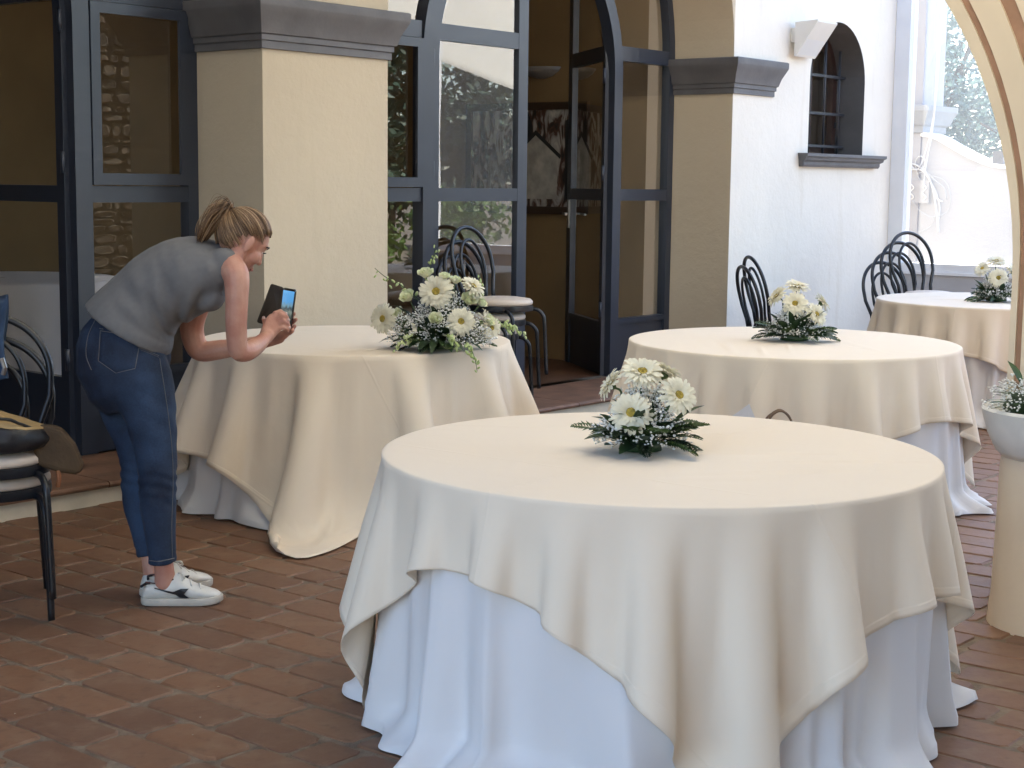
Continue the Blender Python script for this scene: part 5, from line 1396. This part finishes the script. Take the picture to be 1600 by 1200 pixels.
for k in range(850):
    side = rn.choice((1, 1, 1, -1)); q = rn.random()
    if q < .45:   # front hairline back over the crown
        y = rn.uniform(-1, 1); sv = Vector((.76-.25*y*y, y*.78, .68-.38*y*y + rn.uniform(0, .25)))
    elif q < .75:  # temples over the ears
        sv = Vector((rn.uniform(-.65, .55), side*rn.uniform(.85, 1.0), rn.uniform(.0, .5)))
    else:         # nape
        sv = Vector((rn.uniform(-.9, -.05), side*rn.uniform(.2, 1.0), rn.uniform(-.75, -.10)))
    sv.normalize(); path = []
    om = math.acos(max(-1, min(1, sv.dot(td)))); lift = rn.uniform(1.0, 1.055); wob = rn.uniform(-.05, .05)
    for j in range(11):
        t = j/10; v = (sv*math.sin((1-t)*om)+td*math.sin(t*om))/max(math.sin(om), 1e-4)
        v = v + sv.cross(td)*wob*math.sin(math.pi*t)
        h = lift + (.02*math.sin(math.pi*t))
        path.append(HC + HB @ Vector((v.x*.1*h, v.y*.081*h, v.z*.099*h)))
    r = rn.uniform(.0008, .0018); st.tube(path, [r*.5]+[r]*9+[r*.8], 5, flat=.6)
st.build('hair_strands', HAIR, hair, smooth=True)
pt_ = MB()
for k in range(480):
    a, b, c = rn.gauss(0, 1), rn.gauss(0, 1), rn.gauss(0, .7)
    L_ = rn.uniform(.82, 1.06)
    ctrl = [TIE + Vector((a*.004, b*.006, c*.004))]
    for (px_, sp) in (((-1.0282, 5.6800, 1.4346), .012), ((-1.0585, 5.6700, 1.4163), .024), ((-1.0831, 5.6650, 1.3777), .024), ((-1.1008, 5.6600, 1.3413), .018), ((-1.1126, 5.6600, 1.3140), .011)):
        ctrl.append(TIE + (Vector(px_)-TIE)*L_ + Vector((a*sp*.7, b*sp*1.3, a*sp*.55 + c*sp)))
    path = bez(ctrl, 4); r = rn.uniform(.0008, .0020); n = len(path)
    pt_.tube(path, [r*(1 if i < n*.7 else 1-.8*(i-n*.7)/(n*.3)) for i in range(n)], 5, flat=.6)
pt_.build('ponytail', HAIR, hair, smooth=True)
tb = MB(); ax = (Vector((-1.0282, 5.6800, 1.4346))-TIE).normalized(); Bq = basis(ax)
ring = [TIE + ax*.004 + Bq @ Vector((math.cos(2*math.pi*k/20)*.0165, math.sin(2*math.pi*k/20)*.0175, 0)) for k in range(21)]
tb.tube(ring, .0062, 8); tb.build('hair_tie', mat('black_elastic', (.015, .013, .015), .6), hair, smooth=True)
# shoes -------------------------------------------------------------------------
SHOE = mat('white_shoe_leather', (.66, .64, .58), .5, var=.12, scale=16, bump=.08, bscale=120)
SOLE = mat('cream_rubber_sole', (.55, .51, .44), .7, var=.2, scale=18)
INK = mat('black_shoe_trim', (.018, .016, .017), .5)
def shoe(x0, y0, ang, near):
    B = Matrix.Rotation(ang, 3, 'Z')
    def T(x, y, z): v = B @ Vector((x, y, z)); return Vector((v.x+x0, v.y+y0, v.z))
    prof = [(-.004, .018, .040), (.008, .031, .088), (.030, .037, .092), (.060, .039, .082), (.085, .040, .090), (.112, .0415, .112), (.125, .042, .118), (.145, .044, .100), (.175, .0465, .080), (.210, .047, .066), (.245, .043, .056), (.268, .033, .047), (.280, .016, .036)]
    up = MB(); seg = 20
    for x, w, h in prof:
        for k in range(seg):
            a = 2*math.pi*k/seg; ca, sa = math.cos(a), math.sin(a)
            zz = .018 + (h-.018)*(.5+.5*sa if sa < 0 else .5+.5*sa**.8); ww = w*(1 if sa < 0 else 1-.42*sa**2)
            up.v.append(tuple(T(x, ww*math.copysign(abs(ca)**.8, ca), zz)))
    n = len(prof)
    up.f = [(i*seg+k, i*seg+(k+1) % seg, (i+1)*seg+(k+1) % seg, (i+1)*seg+k) for i in range(n-1) for k in range(seg)] + [tuple(range(seg)), tuple((n-1)*seg+k for k in range(seg))]
    s_ = up.build('shoe', SHOE, woman, smooth=True)
    md = s_.modifiers.new('s', 'SUBSURF'); md.levels = md.render_levels = 1
    so = MB(); ol = []
    for x, w, h in prof: ol.append((x, w+.004))
    out = [(x, -w) for x, w in ol] + [(ol[-1][0]+.006, 0)] + [(x, w) for x, w in reversed(ol)] + [(ol[0][0]-.006, 0)]
    N = len(out)
    def toe(x): return .007*max(0, (x-.19)/.09)**2
    for f, z in ((.95, .0015), (1.0, .006), (1.0, .024), (.965, .028)):
        for x, w in out: so.v.append(tuple(T(.138+(x-.138)*(.5+f/2), w*f, z+toe(x))))
    so.f = [(i*N+k, i*N+(k+1) % N, (i+1)*N+(k+1) % N, (i+1)*N+k) for i in range(3) for k in range(N)] + [tuple(range(N-1, -1, -1)), tuple(3*N+k for k in range(N))]
    so.build('sole', SOLE, s_, smooth=True, angle=40)
    tree = bvh(s_)
    def side(x, z, off=.0045):
        h = tree.ray_cast(T(x, -.2, z), B @ Vector((0, 1, 0))); 
        return h[0] + (B @ Vector((0, -off, 0))) if h[0] is not None else T(x, -.045, z)
    # side mark
    mk = MB()
    for quad in ([(.045, .0695), (.045, .066), (.118, .0435), (.112, .0545)], [(.100, .053), (.122, .0535), (.140, .0665), (.168, .0665)][::1], [(.112, .0545), (.118, .0435), (.150, .047), (.140, .0665)], [(.140, .0665), (.150, .047), (.152, .048), (.168, .0665)], [(.112, .049), (.150, .047), (.170, .028), (.138, .028)]):
        a_, b_, c_, d_ = [Vector((p[0], p[1])) for p in quad]; o0 = len(mk.v); nu = 8
        for ii in range(nu+1):
            for jj in range(nu+1):
                u, v = ii/nu, jj/nu; p = (a_*(1-u)+d_*u)*(1-v) + (b_*(1-u)+c_*u)*v; mk.v.append(tuple(side(p.x, p.y, .005)))
        mk.f += [(o0+ii*(nu+1)+jj, o0+ii*(nu+1)+jj+1, o0+(ii+1)*(nu+1)+jj+1, o0+(ii+1)*(nu+1)+jj) for ii in range(nu) for jj in range(nu)]
    mk.build('side_mark', INK, s_, fixn=False)
    mb = MB(); mb.tube(bez([side(-.001, .076, .001), side(.012, .080, .002), side(.028, .083, .002)], 4), .0055, 6); mb.build('heel_tab', INK, s_, smooth=True)
    for k in range(5):
        x = .138+.016*k; z = [h for xx, w, h in prof if xx >= x][0]
        mb = MB(); mb.tube(bez([T(x+.006, -.030, z-.012+.004), T(x, 0, z+.006), T(x+.004, .026, z-.010)], 4), .0036, 6); mb.build('lace', SHOE, s_, smooth=True)
    mb = MB(); mb.tube(bez([T(.128, -.01, .115), T(.142, -.03, .118), (T(.150, -.022, .100)), T(.136, -.006, .108)], 4), .004, 6); mb.build('lace', SHOE, s_, smooth=True)
    mb = MB(); mb.tube(bez([side(.015, .092, .001), side(.055, .079, .001), side(.09, .085, .001), side(.112, .098, .001)], 5), .0024, 6); mb.build('collar', mat('brown_collar_lining', (.10, .05, .045), .7), s_, smooth=True)
shoe(-1.328, 5.605, R_(5), True); shoe(-1.352, 5.70, R_(40), False)
# phone ------------------------------------------------------------------------
ph = thing('smartphone', 'black smartphone in an open brown wallet case held by the woman', 'phone', (-0.8615, 5.8300, 1.0661))
CASE = mat('dark_brown_case', (.030, .020, .013), .55, var=.2, scale=20, bump=.1, bscale=200)
def slab(quad, th, name, m, parent):
    q = [Vector(p) for p in quad]; n = (q[1]-q[0]).cross(q[3]-q[0]).normalized()
    if n.y > 0: n = -n
    c = sum(q, Vector())/4; mb = MB()
    def rr(k): return [p.lerp(c, k) for p in q]
    pts = []
    for i in range(4):
        a, b, d = q[i], q[(i+1) % 4], q[i-1]
        e1, e2 = (d-a).normalized()*.007, (b-a).normalized()*.007
        pts += [a+e1, a+e1*.3+e2*.3, a+e2]
    N = len(pts); mb.v = [tuple(p+n*th/2) for p in pts] + [tuple(p-n*th/2) for p in pts]
    mb.f = [tuple(range(N)), tuple(range(2*N-1, N-1, -1))] + [(i, (i+1) % N, N+(i+1) % N, N+i) for i in range(N)]
    return mb.build(name, m, parent), n
slab([(-0.8846, 5.8000, 1.1551), (-0.8452, 5.8350, 1.1391), (-0.8628, 5.8350, 0.9923), (-0.9397, 5.8000, 1.0111)], .004, 'case_flap', CASE, ph)
pq = [(-0.8454, 5.8360, 1.1391), (-0.7968, 5.8250, 1.1321), (-0.8165, 5.8250, 0.9914), (-0.8630, 5.8360, 0.9922)]
bd, nn = slab(pq, .011, 'handset', mat('black_phone_glass', (.01, .01, .012), .15), ph)
q = [Vector(p) for p in pq]; c = sum(q, Vector())/4
SCRN = bpy.data.materials.new('lit_screen'); SCRN.use_nodes = True
nt = SCRN.node_tree; sb2 = nt.nodes['Principled BSDF']; sb2.inputs['Base Color'].default_value = (.01, .01, .01, 1); sb2.inputs['Roughness'].default_value = .2
tc = nt.nodes.new('ShaderNodeTexCoord'); sx = nt.nodes.new('ShaderNodeSeparateXYZ'); hr = nt.nodes.new('ShaderNodeValToRGB'); e = hr.color_ramp.elements
e[0].position = 0; e[0].color = (.02, .03, .03, 1); e[1].position = 1; e[1].color = (.10, .30, .55, 1)
for p, cc in ((.25, (.05, .06, .05, 1)), (.38, (.14, .17, .15, 1)), (.48, (.02, .03, .04, 1)), (.55, (.10, .18, .22, 1)), (.68, (.06, .22, .45, 1)), (.9, (.07, .24, .48, 1))): x = e.new(p); x.color = cc
nt.links.new(tc.outputs['Generated'], sx.inputs[0]); nz = nt.nodes.new('ShaderNodeTexNoise'); nz.inputs['Scale'].default_value = 6
nt.links.new(tc.outputs['Generated'], nz.inputs['Vector']); a1 = nt.nodes.new('ShaderNodeMath'); a1.operation = 'MULTIPLY_ADD'; a1.inputs[1].default_value = .18
nt.links.new(nz.outputs['Fac'], a1.inputs[0]); s2 = nt.nodes.new('ShaderNodeMath'); s2.operation = 'SUBTRACT'; s2.inputs[1].default_value = .09
nt.links.new(sx.outputs['Z'], s2.inputs[0]); nt.links.new(s2.outputs[0], a1.inputs[2]); nt.links.new(a1.outputs[0], hr.inputs['Fac'])
nt.links.new(hr.outputs['Color'], sb2.inputs['Emission Color']); sb2.inputs['Emission Strength'].default_value = .22
mb = MB(); mb.v = [tuple(c+(p-c)*.88+nn*.0062) for p in q]; mb.f = [(0, 1, 2, 3)]; mb.build('screen', SCRN, bd)

# ================================================================== beyond the court
BARK = mat('grey_bark', (.12, .10, .08), .9, var=.4, scale=12, bump=.5, bscale=30)
OLIVEL = mat('olive_leaf', (.11, .18, .165), .5, var=.35, scale=2.5, trans=.25)
DARKL = mat('cypress_leaf', (.045, .090, .055), .6, var=.5, scale=2.5, trans=.15)
LIGHTL = mat('bright_leaf', (.11, .19, .04), .5, var=.4, scale=4, trans=.3)
def crown(parent, m, c, rad, n, leaf, seed, clumps=26, shape=None):
    rn = random.Random(seed); mb = MB(); cs = []
    for k in range(clumps):
        v = Vector((rn.gauss(0, 1), rn.gauss(0, 1), rn.gauss(0, 1))).normalized()*rn.uniform(.35, 1.0)
        cs.append((Vector((v.x*rad[0], v.y*rad[1], v.z*rad[2])), rn.uniform(.16, .36)))
    for k in range(n):
        cc, cr = rn.choice(cs)
        p = Vector(c)+cc+Vector((rn.gauss(0, 1)*cr*rad[0]*.7, rn.gauss(0, 1)*cr*rad[1]*.7, rn.gauss(0, 1)*cr*rad[2]*.7))
        if shape and not shape(p): continue
        d = Vector((rn.gauss(0, 1), rn.gauss(0, 1), rn.gauss(.1, .7))).normalized(); s = d.cross(Vector((rn.gauss(0, 1), rn.gauss(0, 1), rn.gauss(0, 1)))).normalized()
        L, W = leaf[0]*rn.uniform(.6, 1.3), leaf[1]*rn.uniform(.7, 1.2)
        mb.add([p, p+d*L*.5+s*W, p+d*L, p+d*L*.5-s*W], [(0, 1, 2, 3)])
    return mb.build('crown', m, parent, fixn=False, loc=(0, 0, 0))
def tree(name, label, loc, h, rad, m, leaf, n, seed, group, trunk=.12):
    t = thing(name, label, 'tree', (0, 0, 0), 0, group); rn = random.Random(seed)
    mb = MB(); top = h - rad[2]
    mb.tube(bez([(0, 0, -.05), (.04, .02, top*.5), (.0, .05, top), (.05, 0, h-rad[2]*.4)], 5), [trunk*(1-.6*i/15) for i in range(16)], 9)
    for k in range(6):
        a = k*1.05+rn.uniform(-.3, .3); z = top*(.75+.3*rn.random())
        mb.tube(bez([(0, 0, z), (math.cos(a)*rad[0]*.4, math.sin(a)*rad[1]*.4, z+rad[2]*.5), (math.cos(a)*rad[0]*.75, math.sin(a)*rad[1]*.75, z+rad[2]*(.6+.6*rn.random()))], 4), [trunk*.4*(1-.8*i/9) for i in range(9)], 6)
    mb.build('trunk', BARK, t, smooth=True)
    crown(t, m, (0, 0, h-rad[2]), rad, n, leaf, seed)
    t.location = loc
    return t
OGp = 'olive trees beyond the garden wall'
tree('olive_tree', 'silvery olive tree right behind the scooped garden wall', F(18.4, -8.6, 0), 3.6, (1.15, 1.15, 1.5), OLIVEL, (.11, .024), 9500, 1, OGp)
tree('olive_tree', 'low olive tree behind the garden wall, nearest the arch', F(18.6, -7.0, 0), 2.75, (1.1, 1.1, 1.15), OLIVEL, (.11, .024), 9000, 2, OGp)
tree('olive_tree', 'tall pale olive tree farther off behind the garden wall', F(22.0, -10.0, 0), 4.9, (1.8, 1.8, 2.1), OLIVEL, (.13, .03), 9000, 3, OGp)
# off to the right of the frame: what the door glass mirrors
CG = 'dark conifers along the garden edge'
rn = random.Random(40)
for k in range(11):
    y = 6.0+1.9*k + rn.uniform(-.4, .4); x = 24+rn.uniform(-1.5, 1.5); h = rn.uniform(4.2, 6.0)
    tree('conifer', 'dark conifer of the far garden hedge, seen only mirrored in the door glass', (x, y, 0), h, (1.25, 1.25, h*.47), DARKL, (.26, .07), 3600, 60+k, CG, .10)
for k in range(4):
    t = thing('garden_bush', 'light green garden bush mirrored low in the arched door glass', 'bush', (0, 0, 0), 0, 'bushes in the garden')
    MB().tube([(0, 0, 0), (.02, .02, .6)], .03, 6).build('stem', BARK, t)
    crown(t, LIGHTL, (0, 0, .75), (.95, .95, .7), 1700, (.12, .04), 90+k, 16)
    t.location = (11.5+.6*k, 10.6+1.9*k, 0)
# shade sails
SAIL = mat('white_sail_canvas', (.80, .78, .72), .8, var=.05, scale=1.2, trans=.62)
def sail(name, label, c4, sag, nu=18):
    c4 = [Vector(p) for p in c4]; mb = MB()
    for i in range(nu+1):
        for j in range(nu+1):
            u, v = i/nu, j/nu; p = (c4[0]*(1-u)+c4[1]*u)*(1-v) + (c4[3]*(1-u)+c4[2]*u)*v
            p.z -= sag*16*u*(1-u)*v*(1-v)
            mb.v.append(tuple(p))
    mb.f = [(i*(nu+1)+j, (i+1)*(nu+1)+j, (i+1)*(nu+1)+j+1, i*(nu+1)+j+1) for i in range(nu) for j in range(nu)]
    t = thing(name, label, 'shade sail', tuple(c4[0])); o = mb.build('canvas', SAIL, t, smooth=True, fixn=False)
    so = o.modifiers.new('t', 'SOLIDIFY'); so.thickness = .004
    return t
sail('shade_sail', 'large white canvas canopy stretched over the court tables', (F(3.4, -6.2, 4.75), F(9.6, -6.2, 4.7), F(9.0, -.6, 3.9), F(1.2, -.6, 3.95)), .25)
sail('shade_sail', 'second white canvas sail sloping down at the open right side', (F(14.5, .8, 3.5), F(21.0, 1.0, 2.25), F(20.5, 5.0, 6.6), F(14.0, 4.6, 6.9)), .2)
# unseen walls and roofs, added behind and left to cut the fill light
SHADE_WALL = mat('brown_shade_wall', (.34, .26, .18), .9, var=.2, scale=2)
wg = thing('shade_enclosure', 'unseen brown walls and timber roofs added to shade the court from behind and left', 'building', F(.3, -4, 0))
MB().box((.15, -6.2, -.02), (.45, -4.2, 5.0), F).build('wall', SHADE_WALL, wg)
MB().box((-7, 6.5, -.02), (7.0, 6.9, 5.4), F).build('wall', SHADE_WALL, wg)
MB().box((-3.0, -.6, 3.95), (8.2, 6.9, 4.15), F).build('roof', mat('shade_roof_timber', (.16, .09, .05), .8, var=.3, scale=5), wg)
MB().box((.1, -6.25, 4.05), (3.4, -2.4, 4.25), F).build('roof', mat('shade_roof_timber', (.16, .09, .05), .8, var=.3, scale=5), wg)
# rubble stone wall mirrored in the left door
STONE = mat('rubble_stone', (.08, .062, .042), .9, var=.5, scale=4, col2=(.07, .06, .045), bump=.6, bscale=20)
sw = thing('stone_wall', 'rough rubble stone wall off to the right, mirrored in the left door glass', 'wall', (6.9, 7.6, 0))
MB().box((6.75, 7.7, -.05), (7.2, 8.35, 3.6)).build('core', STONE, sw)
random.seed(9); stn = MB(); z = .0
while z < 3.5:
    hh = random.uniform(.05, .17); y = 7.7
    while y < 8.28:
        ww = random.uniform(.08, .30); w2 = min(ww, 8.35-y)
        c = Vector((6.75, y+w2/2, z+hh/2))
        vs = []
        for sx_ in (-.05, .03):
            for a in range(8):
                an = 2*math.pi*(a+.5)/8; f = 1.0 if sx_ > 0 else .82
                q = random.uniform(.78, 1.08)*f; vs.append(c+Vector((sx_*random.uniform(.6, 1.1), math.copysign(abs(math.cos(an))**.7, math.cos(an))*(w2/2-.004)*q, math.copysign(abs(math.sin(an))**.7, math.sin(an))*(hh/2-.003)*q)))
        stn.add(vs, [tuple(range(8))] + [(a, 8+a, 8+(a+1) % 8, (a+1) % 8) for a in range(8)]); y += ww
    z += hh
tag(stn.build('stones', STONE, sw), kind='stuff')

rn = random.Random(19); lit = MB()
for k in range(70):
    p = F(rn.uniform(1.5, 9), rn.uniform(-6.0, -2.0), .003); sz = rn.uniform(.003, .008)
    a = rn.uniform(0, 6.28); c_, s_ = math.cos(a)*sz, math.sin(a)*sz
    lit.add([(p[0]-c_, p[1]-s_, p[2]), (p[0]+s_*.6, p[1]-c_*.6, p[2]+.002), (p[0]+c_, p[1]+s_, p[2]+.001), (p[0]-s_*.6, p[1]+c_*.6, p[2]+.003)], [(0, 1, 2, 3)])
lo_ = lit.build('petal_litter', mat('dry_petal_scrap', (.45, .40, .32), .8, var=.4, scale=30), floor, fixn=False); tag(lo_, kind='stuff')
